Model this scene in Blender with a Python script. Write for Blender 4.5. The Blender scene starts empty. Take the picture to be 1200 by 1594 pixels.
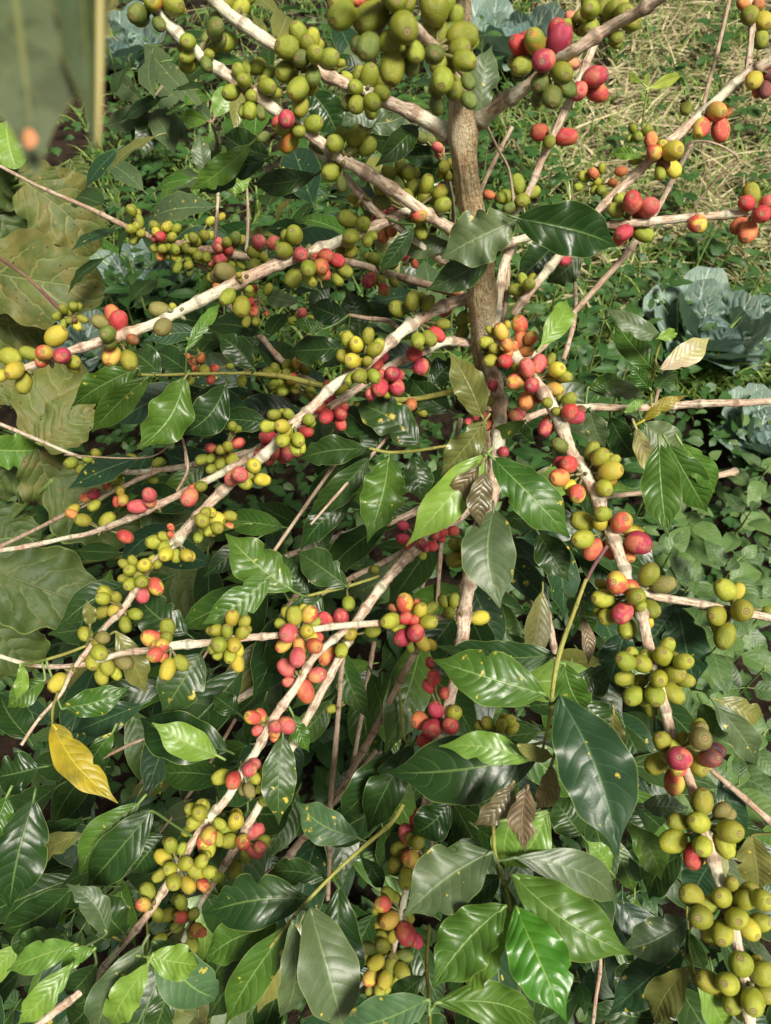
import bpy, math, random
import numpy as np
from mathutils import Vector, Matrix
EXPO = 0.68
# ---------------------------------------------------------------- plant survey
# branches: name -> (skin, [(x, y, distance, thickness)]), measured on the photograph
BR = {
'a1': ('bark', [(205,-45,.50,20),(245,18,.51,21),(310,85,.52,20),(375,132,.53,20),(440,180,.54,20),(480,208,.55,20),(530,245,.56,21),(600,288,.57,22),(660,330,.59,20),(735,378,.63,22)]),
'a2': ('bark', [(300,-45,.50,20),(345,12,.51,21),(400,53,.51,22),(450,85,.52,20),(500,112,.52,20),(560,142,.53,22),(640,175,.54,24),(685,200,.555,30),(715,215,.57,34)]),
'a3': ('bark', [(485,228,.57,15),(540,278,.58,15),(580,325,.59,15),(615,350,.61,13),(680,400,.64,13),(745,440,.67,14)]),
'b1': ('bark', [(38,573,.57,12),(62,566,.57,15),(105,548,.57,14),(190,522,.57,20),(250,500,.57,17),(285,482,.57,19),(375,437,.57,22),(450,405,.58,20),(530,375,.59,19),(600,345,.60,18),(640,331,.605,18),(690,348,.62,16),(745,395,.65,18)]),
'b2': ('thin', [(-20,248,1.0,6),(60,290,.98,6),(140,325,.95,8),(195,352,.92,10),(240,370,.90,11),(320,388,.88,13),(390,400,.86,13),(450,400,.84,11),(540,408,.79,13),(600,425,.77,13),(670,445,.74,14),(745,468,.70,16)]),
'b3': ('thin', [(290,408,.90,9),(330,425,.89,10),(352,470,.88,9),(400,517,.86,10),(440,563,.84,11),(490,598,.82,11)]),
'b4': ('green', [(215,583,.72,6),(250,584,.72,6),(300,582,.73,7),(370,581,.74,7),(400,582,.75,9),(440,586,.76,12),(500,600,.77,13),(570,615,.77,12),(640,622,.76,12),(740,600,.74,14)]),
'c1': ('bark', [(760,460,.70,24),(715,468,.69,22),(680,482,.68,20),(640,505,.67,22),(600,540,.665,18),(560,575,.66,17),(520,600,.66,17),(480,640,.66,18),(455,661,.66,20),(420,700,.665,18),(380,735,.67,18),(340,770,.68,18),(300,812,.69,17),(278,838,.70,20),(240,875,.70,11),(215,912,.70,12),(190,950,.69,12),(165,975,.67,10),(140,1008,.65,10),(112,1045,.64,8),(95,1080,.63,6),(60,1120,.62,6),(33,1160,.61,6)]),
'c2': ('bark', [(762,540,.72,18),(720,533,.715,16),(693,532,.71,15),(663,545,.71,15),(600,574,.72,14),(527,625,.73,14),(463,662,.75,14),(400,700,.78,13),(350,713,.82,13),(310,722,.84,11),(247,732,.88,10),(197,735,.92,10),(160,722,.94,6),(115,708,.96,6),(60,685,.98,6),(0,660,1.0,7),(-20,650,1.0,7)]),
'l2': ('thin', [(262,728,.87,8),(225,742,.88,8),(187,760,.90,8),(123,790,.92,8),(60,822,.95,7),(0,851,.97,7),(-20,860,.98,7)]),
'l3': ('bark', [(-20,860,.88,7),(45,850,.87,9),(100,838,.86,8),(140,830,.85,9),(200,808,.82,12),(243,788,.80,13),(333,743,.77,13),(372,722,.76,14),(410,700,.75,14)]),
'd1': ('bark', [(-10,1018,.68,7),(50,1035,.67,8),(120,1036,.65,9),(190,1017,.64,11),(235,1012,.63,13),(270,1005,.62,17),(330,1000,.62,13),(380,993,.62,13),(440,988,.62,12),(520,975,.63,12),(590,970,.65,12),(660,964,.67,12),(700,958,.69,12),(730,948,.70,13)]),
'e1': ('bark', [(755,770,.88,20),(700,815,.82,19),(640,862,.76,19),(600,905,.72,17),(557,965,.69,17),(540,1000,.68,16),(517,1045,.67,15),(477,1120,.67,14),(440,1190,.67,13),(400,1260,.66,14),(365,1320,.66,15),(342,1360,.66,12),(310,1410,.66,9),(285,1465,.66,10)]),
'e2': ('bark', [(545,975,.67,12),(490,1022,.64,13),(460,1070,.63,15),(425,1120,.62,16),(400,1167,.61,15),(380,1195,.61,14),(355,1240,.60,15),(330,1268,.60,15),(300,1310,.59,14),(257,1382,.58,14),(225,1430,.57,13),(180,1483,.56,12),(135,1535,.55,13),(85,1575,.54,14),(40,1612,.54,14)]),
'f1': ('thin', [(655,985,.67,12),(648,1010,.68,12),(620,1065,.70,12),(583,1137,.73,13),(550,1195,.75,12),(513,1255,.77,12),(467,1310,.80,13),(440,1345,.81,15),(415,1362,.82,12)]),
'f2': ('thin', [(545,975,.70,9),(533,1030,.71,9),(528,1092,.72,9),(522,1165,.74,10),(515,1245,.76,10),(513,1330,.78,8),(510,1400,.80,8)]),
'f3': ('green', [(620,1060,.70,5),(624,1100,.70,6),(629,1150,.69,6),(650,1160,.66,5)]),
'mid': ('bark', [(755,545,.72,26),(770,590,.70,25),(778,650,.69,26),(772,720,.67,24),(765,780,.66,22),(738,840,.65,24),(730,900,.64,24),(722,960,.63,24),(719,1000,.62,22),(700,1090,.60,18),(672,1190,.59,18),(660,1280,.58,16),(640,1345,.58,12),(625,1420,.57,12),(612,1480,.57,10)]),
'g1': ('bark', [(765,500,.70,22),(795,545,.66,22),(820,580,.64,22),(845,610,.62,22),(870,655,.61,22),(890,705,.60,22),(915,745,.59,23),(935,790,.58,22),(955,840,.57,22),(975,895,.56,21),(998,955,.55,21),(1010,1010,.54,20),(1030,1085,.53,18),(1050,1160,.52,20),(1075,1220,.50,17),(1105,1325,.48,20),(1125,1385,.47,22),(1145,1460,.46,20),(1160,1540,.45,20),(1170,1620,.44,20)]),
'g2': ('bark', [(985,915,.56,16),(1020,928,.56,15),(1060,935,.56,14),(1110,944,.56,14),(1180,958,.56,15),(1230,968,.56,15)]),
'g3': ('bark', [(800,660,.70,13),(850,640,.70,12),(905,634,.69,13),(980,635,.68,13),(1040,632,.68,14),(1100,628,.67,14),(1160,627,.66,13),(1220,623,.65,14)]),
'h1': ('bark', [(1235,68,.60,20),(1195,98,.61,19),(1163,115,.62,19),(1100,170,.63,16),(1033,230,.64,18),(990,270,.65,16),(950,310,.66,18),(900,362,.67,15),(865,405,.68,16),(832,445,.69,15),(798,490,.70,16)]),
'h2': ('bark', [(1163,113,.62,11),(1168,70,.63,11),(1170,20,.64,12),(1155,-25,.66,14)]),
'h3': ('thin', [(1093,174,.63,7),(1103,130,.66,7),(1118,75,.70,7),(1140,-20,.78,7)]),
'i1': ('bark', [(1230,322,.63,12),(1160,332,.64,15),(1080,338,.65,14),(1000,346,.655,15),(940,352,.665,14),(883,360,.67,14),(830,367,.68,14),(770,385,.69,16)]),
'i2': ('thin', [(1078,220,.71,8),(1047,280,.71,10),(1015,340,.70,10),(975,395,.70,12),(935,440,.71,11),(890,490,.72,10),(838,547,.72,10),(800,560,.72,12)]),
'i3': ('thin', [(895,440,.78,7),(896,480,.77,7),(890,515,.76,9),(877,560,.74,9)]),
'j1': ('bark', [(722,215,.57,32),(742,192,.56,28),(775,165,.54,25),(820,135,.52,23),(860,100,.50,22),(900,75,.48,22),(945,45,.47,21),(1000,15,.45,20),(1060,-25,.43,20)]),
'j2': ('bark', [(925,68,.62,15),(912,100,.62,14),(885,160,.63,14),(860,212,.64,13),(843,250,.65,13),(822,300,.66,13),(800,335,.67,11),(772,385,.69,12)]),
'j3': ('thin', [(797,198,.68,8),(775,240,.68,8),(752,288,.67,8),(740,320,.66,9)]),
'j4': ('thin', [(756,192,.60,5),(775,232,.62,5),(792,265,.64,5),(800,320,.66,6)]),
'kk': ('bark', [(540,-120,.28,24),(590,-30,.31,24),(640,40,.36,24),(690,95,.44,24),(720,150,.52,26)]),
'sx': ('bark', [(803,372,.70,16),(785,410,.70,16),(778,450,.70,16),(772,500,.71,16)]),
'sy': ('thin', [(770,330,.66,8),(790,400,.70,8),(787,470,.71,9),(780,520,.72,9)]),
't1': ('thin', [(840,895,.88,8),(847,930,.88,10),(858,985,.87,12),(866,1030,.87,10),(880,1075,.86,8)]),
't2': ('thin', [(828,900,.90,6),(827,925,.90,8),(836,985,.89,9),(842,1015,.89,8)]),
't3': ('thin', [(340,285,.80,5),(338,330,.80,6),(335,370,.82,6)]),
't4': ('thin', [(384,285,.78,4),(386,345,.79,6),(383,392,.80,6)]),
'o1': ('thin', [(1095,1185,.52,8),(1113,1204,.53,9),(1160,1244,.55,11),(1225,1302,.57,12)]),
'p1': ('thin', [(934,1480,.62,6),(934,1510,.62,7),(928,1550,.61,7),(921,1610,.60,7)]),
'q1': ('purple', [(945,850,.55,8),(925,880,.545,8),(912,905,.54,8)]),
'q2': ('green', [(912,902,.54,8),(895,948,.53,9),(872,1012,.52,11),(862,1060,.51,10),(855,1120,.50,8),(845,1165,.50,6)]),
'r1': ('green', [(628,1252,.56,8),(610,1280,.56,10),(578,1308,.55,9),(535,1345,.54,8),(490,1390,.53,8),(455,1430,.52,7),(420,1475,.52,6)]),
's1': ('green', [(668,1440,.54,7),(664,1500,.50,8),(668,1560,.46,8),(670,1630,.43,8)]),
's2': ('green', [(768,1280,.50,8),(770,1325,.49,8),(780,1360,.48,8),(792,1400,.47,7),(795,1425,.46,6)]),
'u1': ('green', [(1068,1380,.56,4),(1070,1440,.53,6),(1077,1500,.50,7),(1095,1560,.48,5)]),
'v1': ('purple', [(-20,390,.98,7),(40,430,.96,7),(90,478,.94,9),(118,500,.92,10)]),
'w1': ('thin', [(925,790,.64,9),(940,775,.66,9),(1005,766,.70,9),(1065,755,.74,10),(1110,742,.76,11),(1145,734,.78,13)]),
'x1': ('bark', [(255,1135,.84,8),(307,1112,.82,10),(367,1090,.80,12),(400,1070,.79,14),(430,1050,.78,12),(510,1000,.74,12)]),
'y1': ('thin', [(20,1068,.70,5),(70,1062,.70,7),(110,1046,.66,6)]),
'y2': ('thin', [(150,1185,.80,5),(200,1160,.80,6),(225,1150,.80,5)]),
'z1': ('bark', [(430,872,.92,9),(480,852,.90,10),(520,838,.90,12),(560,825,.89,13),(640,800,.88,13),(740,740,.87,14)]),
'z2': ('thin', [(500,925,.80,8),(523,912,.80,9),(560,893,.79,10),(605,872,.79,11),(660,840,.82,12)]),
'z3': ('green', [(450,935,.72,5),(490,925,.71,7),(540,913,.72,7),(590,897,.74,6)]),
'ta': ('green', [(695,694,.72,6),(645,702,.72,7),(605,704,.72,7),(575,698,.72,6)]),
'tb': ('thin', [(100,708,.80,3),(230,712,.78,3),(280,680,.78,4),(290,725,.78,4)]),
'ub': ('thin', [(285,685,.78,4),(292,730,.78,5),(275,765,.79,5)]),
'uc': ('thin', [(543,490,.72,6),(575,496,.72,8),(605,500,.71,9),(625,515,.70,8)]),
'ud': ('green', [(1013,632,.66,5),(1015,595,.65,7),(1020,560,.64,6),(1030,525,.63,5)]),
'ue': ('thin', [(1020,628,.67,6),(1028,590,.67,6),(1034,570,.67,5)]),
'uf': ('green', [(190,1465,.56,5),(165,1455,.55,6),(140,1470,.54,5),(110,1480,.53,4)]),
'ug': ('green', [(228,1425,.58,5),(230,1460,.57,6),(230,1500,.56,5)]),
'uh': ('green', [(90,1078,.63,5),(82,1105,.61,6),(82,1140,.59,5)]),
'ui': ('green', [(40,1035,.66,6),(95,1020,.66,7),(135,1005,.66,6)]),
'uj': ('green', [(290,560,.74,4),(310,550,.73,6),(290,525,.72,4)]),
'uk': ('thin', [(1035,265,.72,3),(1070,225,.70,4),(1108,222,.70,4),(1148,245,.71,4),(1130,265,.72,3),(1078,320,.75,4)]),
'ul': ('green', [(1008,138,.80,4),(1003,170,.81,5),(1000,200,.82,5)]),
'um': ('thin', [(585,1168,.74,9),(560,1200,.75,10),(520,1250,.76,10)]),
'un': ('thin', [(660,1290,.60,8),(672,1310,.62,6),(672,1350,.62,6)]),
}
# berry clusters: branch, tile x0, y0, scale, node (tile px), distance or 0 (take the branch's), berries "x,y,r,colour"
BC = [
('kk',400,0,3,(620,60),.33,"390,10,60,g;395,75,65,g;470,0,40,r;535,80,80,g;650,0,60,g;685,130,78,g;520,220,60,d;620,200,58,g;630,320,65,g;735,240,50,g;720,305,45,d;560,-60,70,g;690,-70,70,g"),
('kk',400,0,3,(890,180),.43,"830,40,72,g;880,10,50,g;835,145,60,g;910,160,50,d;960,170,62,g;930,80,42,g;995,205,38,g;825,255,55,d;905,275,45,w;970,285,52,g;865,375,58,g;915,410,50,g;840,410,40,d;840,490,38,d;985,380,35,d;990,470,38,d;870,-60,60,g"),
('a2',400,0,3,(255,290),0,"195,160,52,g;145,225,55,g;258,180,40,y;272,255,45,g;208,275,42,d;335,275,48,g;140,335,50,g;262,355,44,d;192,415,52,g;205,500,42,y;390,295,22,y"),
('a2',400,0,3,(500,420),0,"460,410,42,g;475,345,32,g;525,360,52,g;590,390,45,g;425,480,35,d;465,490,42,g;538,478,45,g;530,520,33,g;418,360,28,y"),
('a2',200,0,4,(700,70),0,"610,15,65,g;700,50,52,y;760,-20,40,g"),
('a1',200,0,4,(160,50),0,"55,85,65,d;80,120,45,d;190,150,45,d;150,20,60,v;275,30,70,g;325,60,30,y"),
('a1',200,0,4,(465,310),0,"370,395,56,g;365,350,45,g;370,262,52,g;485,400,46,d;525,298,40,y;540,180,66,d;610,262,62,g;500,235,45,d;540,120,42,g"),
('a1',200,0,4,(770,545),0,"800,415,52,g;690,445,45,g;718,500,50,g;640,575,56,g;765,600,46,g;755,690,50,g;875,455,40,g;865,540,58,g;910,575,45,g;820,700,40,d;735,420,30,g"),
('a1',400,0,3,(195,590),0,"138,558,45,m;120,600,35,g;195,612,34,g;148,665,44,v;265,578,44,g;30,640,28,d"),
('a1',400,0,3,(420,720),0,"365,672,45,g;390,635,35,g;460,635,44,g;440,705,32,d;515,685,42,g;350,800,46,g;395,860,30,d;290,690,30,d"),
('b1',500,200,4.615,(640,560),0,"490,315,52,g;570,275,50,g;620,315,52,g;675,325,42,g;555,400,48,d;435,420,68,g;440,530,60,d;660,420,52,g;757,400,58,y;735,487,48,g;855,455,52,v;612,520,68,g;870,550,62,g;700,615,65,a;795,640,52,d;715,735,58,g"),
('a3',500,200,4.615,(300,500),.60,"230,500,40,y;260,535,30,l"),
('a3',500,200,4.615,(490,640),.64,"510,560,38,p;460,600,45,p;510,605,48,p;400,635,40,p;385,675,40,p;440,665,38,p;445,775,50,o;505,735,45,o;545,700,32,o;565,590,28,p"),
('b1',500,200,4.615,(330,740),0,"190,650,65,g;300,685,60,g;215,775,65,g;332,805,48,g;200,845,42,d;215,885,50,y;140,880,40,y"),
('b2',500,200,4.615,(420,1040),.74,"345,1090,58,m;425,1095,42,g;450,1155,50,o;520,1105,38,g;380,935,50,g;515,975,40,y"),
('b2',500,200,4.615,(640,940),.72,"590,910,45,m;670,970,32,r"),
('a3',500,200,4.615,(900,250),.64,"835,135,42,p;715,65,45,d;780,80,45,d;880,280,48,y;912,340,32,y;930,245,30,y"),
('j2',800,0,3,(20,900),0,"-45,920,38,g;20,860,38,g;88,897,32,g;40,935,36,g;-20,970,30,d;-115,910,26,r"),
('j1',800,0,3,(150,310),0,"25,215,48,m;97,195,55,v;210,190,62,m;138,285,58,m;35,310,50,g;225,340,52,g;120,385,48,d;178,455,54,d;110,460,35,d;240,405,46,d;265,300,35,p"),
('j1',800,0,3,(430,110),.52,"268,80,30,p;355,45,50,g;310,80,35,g;360,130,42,g;252,122,34,y;318,140,28,y;430,25,45,g;460,40,40,g;435,85,30,y;500,20,30,y;515,65,50,g;545,105,42,g;478,175,35,g"),
('j2',800,0,3,(290,400),0,"380,358,50,m;388,432,48,r;300,425,46,m"),
('j2',800,0,3,(165,640),0,"120,618,42,r;165,662,32,g;240,640,46,r"),
('h2',800,0,3,(1110,60),0,"1100,72,45,g;1138,25,32,o;1160,98,45,l;1152,185,36,g;1070,20,30,o"),
('h1',800,0,3,(1150,330),0,"1120,375,42,l;1190,345,40,n;1170,420,35,n;1137,425,28,o"),
('h1',800,0,3,(930,530),0,"945,522,45,a;985,520,30,o;875,597,42,a;963,607,45,a"),
('h3',800,0,3,(800,465),.7,"802,505,30,g"),
('ul',800,0,3,(595,600),.86,"555,600,24,g;622,608,24,g;577,640,26,g;540,650,18,g"),
('h1',800,0,3,(690,730),0,"640,655,35,o;655,713,40,a;690,680,30,l;742,705,48,l;702,762,30,b;742,790,38,l;682,810,30,g;570,738,32,y"),
('h1',800,0,3,(420,880),.80,"327,825,28,y;370,810,28,r;410,785,22,y;390,850,22,v;460,852,22,o;500,800,25,r;375,888,22,g;408,890,28,g;433,922,30,g;300,875,22,g"),
('i1',800,0,3,(540,1020),0,"552,945,52,m;627,970,50,p;495,935,32,g;472,982,38,g;513,1087,42,m;605,1092,42,g"),
('i1',800,0,3,(860,1010),0,"857,1045,46,a"),
('i1',800,0,3,(1110,1000),0,"1108,905,42,v;1085,950,42,m;1155,1002,46,m;1090,1085,50,r;1180,950,38,p;1215,990,38,m"),
('i1',800,0,3,(220,1090),.7,"210,1125,25,l;260,1130,40,l;235,1200,36,m"),
('b1',400,400,3,(250,50),0,"205,-10,38,p;175,95,45,g;238,55,42,g;250,105,35,y;300,45,40,o;312,78,38,a;372,15,35,m;322,-6,34,r;412,65,32,g;377,105,30,g;175,-102,45,g;125,-30,42,g"),
('b2',180,300,5,(1080,440),.76,"1072,465,52,g;1150,500,42,g;1075,565,55,g;1135,605,45,g;1190,560,35,g;1115,385,60,p;1225,390,52,p"),
('b2',180,300,5,(210,300),0,"120,140,42,g;175,155,28,y;187,222,40,g;118,285,45,y;198,320,42,y;145,362,40,g"),
('b2',180,300,5,(400,370),0,"305,262,45,g;395,272,38,l;473,280,40,g;315,305,38,l;350,342,48,m;438,345,42,y;525,350,42,g;368,435,42,y;310,430,38,g;348,495,35,o;400,490,32,g;462,438,42,g;552,428,48,g;465,500,35,l;515,480,30,l"),
('b2',180,300,5,(640,420),0,"603,350,45,g;640,375,40,g;690,335,45,y;740,335,38,y;578,500,48,g;640,490,42,g;482,583,36,g;570,560,40,y;580,620,34,d;665,525,32,l;710,500,42,y;735,570,35,y;737,220,33,y;823,188,30,l"),
('b2',180,300,5,(870,480),0,"795,425,50,p;880,447,44,m;865,385,42,g;933,350,48,d;975,370,42,y;970,400,40,y;818,510,52,m;755,535,35,p;905,560,38,g;978,555,42,g;740,660,40,g;780,715,34,o"),
('b1',180,300,5,(985,690),0,"850,615,76,w;870,810,62,g;980,885,75,y;1030,745,40,g;960,640,28,l;1000,640,26,l"),
('b3',180,300,5,(1120,830),.80,"1085,745,28,m;1048,785,40,y;1185,752,42,y;1055,845,32,m;1082,920,42,r;1045,880,25,y;1178,943,22,o;1018,1005,40,y;1090,1002,34,g"),
('b1',180,300,5,(490,940),0,"345,912,74,w;370,1045,70,w;445,890,32,y"),
('b1',0,400,3,(565,390),0,"555,300,45,m;525,265,38,o;470,305,38,w;502,358,42,d;520,460,48,a;602,482,44,y;620,385,32,b"),
('b1',0,400,3,(240,485),0,"262,370,48,l;210,447,42,a;290,460,44,m;345,490,35,y;135,450,35,g"),
('b1',0,400,3,(120,505),0,"48,467,48,y;68,530,42,l;112,590,40,y;5,555,30,l"),
('v1',0,400,3,(320,290),0,"295,243,24,g;342,232,26,g;365,235,20,g;272,275,24,g;302,312,24,g;385,290,22,y;360,322,24,l"),
('b4',0,400,3,(900,535),.82,"838,498,20,y;875,470,22,o;905,485,22,b;875,505,24,r;937,472,25,o;865,540,28,r;955,530,28,y;1003,522,24,r;1075,512,18,g;890,578,22,g;985,575,22,r"),
('b4',0,400,3,(1165,535),.78,"1168,482,27,y;1130,580,26,y"),
('c2',0,400,3,(480,990),0,"332,962,30,g;410,945,22,g;448,917,24,y;378,990,26,g;400,1025,24,g;465,965,28,a;440,1003,28,g;482,1020,28,g;508,962,22,g;560,967,30,g;560,1007,24,g;612,940,28,y;530,1043,30,g;560,1050,22,g;505,1068,30,o"),
('l2',0,400,3,(560,1090),0,"560,1092,26,l;573,1135,30,a;440,1105,30,m;400,1122,24,o;440,1160,27,y;338,1185,30,l;713,1037,26,g;737,960,24,g"),
('l3',0,400,3,(720,1160),0,"697,1110,38,p;700,1140,35,p;645,1165,38,p"),
('l3',0,400,3,(920,1080),0,"885,1122,48,p;938,1072,32,g;900,1090,30,r"),
('l3',0,400,3,(1050,960),.80,"985,893,28,m;1030,900,28,y;1065,885,28,y;1112,870,28,m;942,945,26,g;985,940,24,g;1030,965,28,g;1090,950,38,y;985,990,26,g;1085,790,26,g;1112,805,18,g"),
('c1',0,400,3,(1130,1010),0,"1120,1015,42,p;1085,1030,40,p;1185,975,38,l;1145,1055,38,y;1225,1040,35,l"),
('c1',400,400,3,(480,490),0,"425,385,36,y;462,410,40,l;518,370,36,y;548,432,40,y;415,465,38,y;445,485,42,l;515,487,27,y;545,557,35,g;480,555,36,g;435,570,30,g"),
('c2',400,400,3,(590,530),0,"585,460,32,m;560,500,32,m;580,548,28,m;632,545,38,m;575,610,40,m;650,605,40,m;535,635,32,m;608,635,25,y"),
('c2',400,400,3,(780,440),0,"735,450,40,m;765,512,40,m"),
('c1',400,400,3,(730,290),0,"658,243,40,g;725,208,36,g;797,215,36,g;770,200,28,g;868,312,28,g;805,380,35,g;840,362,35,m;750,390,38,g"),
('b2',400,400,3,(950,310),.72,"960,292,34,g;960,355,34,g;880,255,28,r;925,160,22,r"),
('b4',400,400,3,(160,560),.80,"55,542,32,g;140,505,26,g;187,492,26,a;225,530,26,g;137,545,28,g;165,570,32,a;78,595,26,g;115,585,24,g;120,625,28,g;180,615,28,g;252,630,26,g;100,545,22,g"),
('b3',400,400,3,(200,300),.86,"210,262,26,p;170,300,24,g;195,270,20,y;248,285,18,y"),
('b4',400,400,3,(720,660),0,"718,690,32,o;770,718,28,y;655,695,20,g"),
('c1',400,400,3,(165,770),0,"82,735,30,g;148,733,28,g;50,790,36,y;118,790,36,l;120,857,36,y;192,853,34,y;178,890,34,y;240,760,30,g"),
('c2',400,400,3,(150,860),.74,"50,840,38,m;80,915,34,m;140,918,36,m;185,905,30,m;60,945,28,m;15,920,30,m;230,815,32,m"),
('c2',400,400,3,(340,700),0,"335,655,32,m;290,700,32,r;322,745,36,m;388,730,34,m;390,778,32,m;330,600,25,r;390,610,34,y"),
('g1',740,480,5.4545,(330,390),0,"215,200,68,a;375,140,72,a;130,190,40,y;270,140,35,l;90,290,62,y;160,340,52,y;270,310,60,o;380,270,60,o;470,255,60,a;430,370,55,o;125,445,58,y;255,450,66,m;345,500,40,g;75,365,35,d"),
('g1',740,480,5.4545,(545,590),0,"440,510,75,p;540,470,70,p;335,625,75,a;480,655,75,m;435,785,78,o;535,750,45,r;640,435,48,g;690,520,72,l;755,580,62,y;670,690,70,a"),
('g1',740,480,5.4545,(715,900),0,"720,760,40,g;795,775,60,g;685,875,45,g;800,880,82,m;890,865,45,b;610,1000,80,m;745,1030,62,m;720,1150,60,g;610,800,48,g"),
('mid',740,480,5.4545,(180,850),0,"150,655,50,m;115,785,48,y;90,905,42,p;20,915,40,m;110,995,45,r;340,920,65,p;-60,960,32,m"),
('mid',400,400,3,(1130,920),0,"1150,910,28,m;1110,990,25,g"),
('h1',800,400,3,(50,170),0,"10,155,32,g;70,130,32,g;40,105,26,g;85,100,22,y"),
('g1',800,400,3,(330,1010),0,"255,968,44,m;212,1030,45,o;295,1105,46,a;260,1070,30,l;365,905,38,g;402,935,42,y;465,950,28,y;452,1000,50,l;420,1080,44,y;455,1050,25,l;215,880,38,d"),
('g1',800,800,3,(450,80),0,"320,35,50,y;402,42,38,l;320,118,50,y;500,40,55,a;415,0,40,g;560,90,42,l;582,135,58,m;368,165,46,r;530,185,40,o;450,165,40,r"),
('g1',800,800,3,(570,370),0,"480,322,58,a;418,395,52,y;505,462,54,m;570,385,50,g;628,282,48,g;698,328,48,w;637,442,42,g;435,478,42,y;528,535,46,y;410,330,28,y;400,450,30,y;628,500,28,l;545,430,30,y"),
('g1',800,800,3,(655,740),0,"520,688,50,g;600,700,46,y;695,665,52,y;712,620,40,y;790,690,46,y;752,743,46,y;675,770,48,y;518,770,42,y;590,778,34,y;745,838,48,y;800,775,38,y;558,850,50,g;658,845,48,g;640,905,38,g;550,655,35,y"),
('g2',800,800,3,(1005,440),0,"985,355,50,y;1045,360,34,l;945,475,52,y;1062,450,58,y;985,570,55,g;1195,460,30,g"),
('g1',800,800,3,(780,1110),0,"690,1060,46,y;770,1140,62,m;665,1165,52,y;860,1175,48,y;870,1050,55,w;858,990,34,g;915,1140,55,n;810,1060,35,g;750,1247,52,a"),
('g1',800,1194,3,(900,280),0,"880,160,55,y;970,205,44,w;765,255,46,g;862,258,52,y;740,345,54,y;880,370,50,y;838,415,55,r;1008,298,58,y;980,365,48,y"),
('g1',800,1194,3,(1000,640),0,"1015,545,38,y;830,600,56,y;970,608,52,y;890,648,46,y;870,700,58,g;1075,620,50,y;1095,580,45,y;1155,620,52,y;1040,705,58,y;970,775,58,y;1095,755,52,l;1145,725,48,y;1195,640,30,y"),
('g1',800,1194,3,(1080,1010),0,"1060,920,58,g;1165,965,55,y;905,1000,52,y;998,1010,56,y;1115,1095,62,y;1020,1100,48,g;1180,1060,45,y;945,1080,30,g;1130,910,30,y"),
('l3',0,800,3,(470,60),0,"388,30,36,y;500,28,36,y;585,105,34,r;335,0,25,o"),
('c1',0,800,3,(830,140),0,"725,130,38,y;775,187,36,l;820,195,30,y;870,193,32,l;797,62,18,r;797,97,18,o;765,105,25,y"),
('c1',0,800,3,(960,20),0,"945,30,40,y;1010,20,36,l;1015,65,32,y;1075,10,28,y;970,80,24,y;940,80,20,g;925,110,24,g;1072,55,18,o"),
('c1',0,800,3,(690,300),0,"582,235,26,y;675,240,36,l;620,220,25,y;607,262,34,y;580,300,25,y;607,328,32,y;663,315,34,g;728,338,38,a;663,375,36,p;710,215,22,y;735,235,25,y"),
('c1',0,800,3,(575,440),0,"490,365,32,y;480,395,34,y;543,390,28,y;473,460,35,y;535,450,32,l;632,468,32,g;585,515,34,g"),
('c1',0,800,3,(460,600),0,"398,560,36,y;480,578,36,w;465,648,44,y;435,690,40,y;500,713,36,y;578,690,42,w;475,762,34,y;540,745,30,y"),
('c1',0,800,3,(335,740),0,"270,788,44,l"),
('d1',0,800,3,(800,620),0,"782,532,38,g;710,582,46,a;722,657,40,a;765,670,25,o;782,725,42,l;845,695,36,g"),
('d1',0,800,3,(1085,590),0,"1085,487,38,l;1143,505,30,y;1010,543,32,y;1060,548,35,g;1132,555,32,y;1025,610,40,g;1092,612,36,l;1075,660,34,y;1108,695,40,l;1020,650,28,y"),
('x1',0,800,3,(1085,860),0,"1078,805,32,g;1033,868,32,g"),
('e2',400,800,3,(50,980),0,"15,945,35,a;10,1010,32,p;138,987,44,p;80,1020,30,o;-20,950,40,a"),
('e1',400,800,3,(760,130),0,"680,55,28,m;680,115,28,m;720,150,28,m;770,140,28,m;818,150,28,m;838,100,25,m;865,90,25,m;915,80,28,r;930,15,22,o;770,185,25,g"),
('mid',400,800,3,(1000,200),0,"1005,148,42,m;928,145,35,g;930,213,42,y;1000,245,34,y;1080,265,42,g"),
('z2',400,800,3,(560,290),0,"550,260,26,g"),
('z3',400,800,3,(440,390),0,"428,418,34,g"),
('d1',400,800,3,(200,560),0,"175,475,40,y;135,460,25,y;245,470,38,a;110,515,28,y;148,555,48,p;233,548,36,l;215,450,25,l;125,610,38,a;200,615,38,o;270,615,40,o;270,505,25,g;190,668,42,p;285,575,25,m"),
('e1',400,800,3,(400,550),0,"320,497,38,m;393,485,40,m;330,600,26,b;330,665,40,o;395,637,34,y;435,560,40,l;540,545,36,g"),
('e2',400,800,3,(210,760),0,"135,718,42,p;280,752,44,p;150,785,28,m;225,828,46,r"),
('d1',400,800,3,(730,500),0,"690,418,48,a;635,440,22,b;745,415,20,r;693,488,36,m;622,500,44,y;762,452,38,l;810,440,32,g;740,555,45,m;680,578,42,m;800,505,40,y;775,605,38,l;815,610,25,l;720,620,25,g"),
('d1',400,800,3,(905,460),0,"872,408,30,g;920,405,30,g;895,463,32,g"),
('mid',400,800,3,(990,480),0,"1040,485,38,l"),
('mid',400,800,3,(860,960),0,"808,695,24,m;825,765,35,m;875,835,28,m;835,915,40,m;760,965,44,r;820,1000,48,m;903,990,44,m;780,1055,35,m;920,930,40,y"),
('f2',400,800,3,(380,900),0,"350,910,24,y"),
('q2',400,800,3,(1130,1020),.58,"1075,975,34,y;1140,985,34,y;1180,965,32,y;1190,1005,28,y;1040,990,25,g"),
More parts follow.
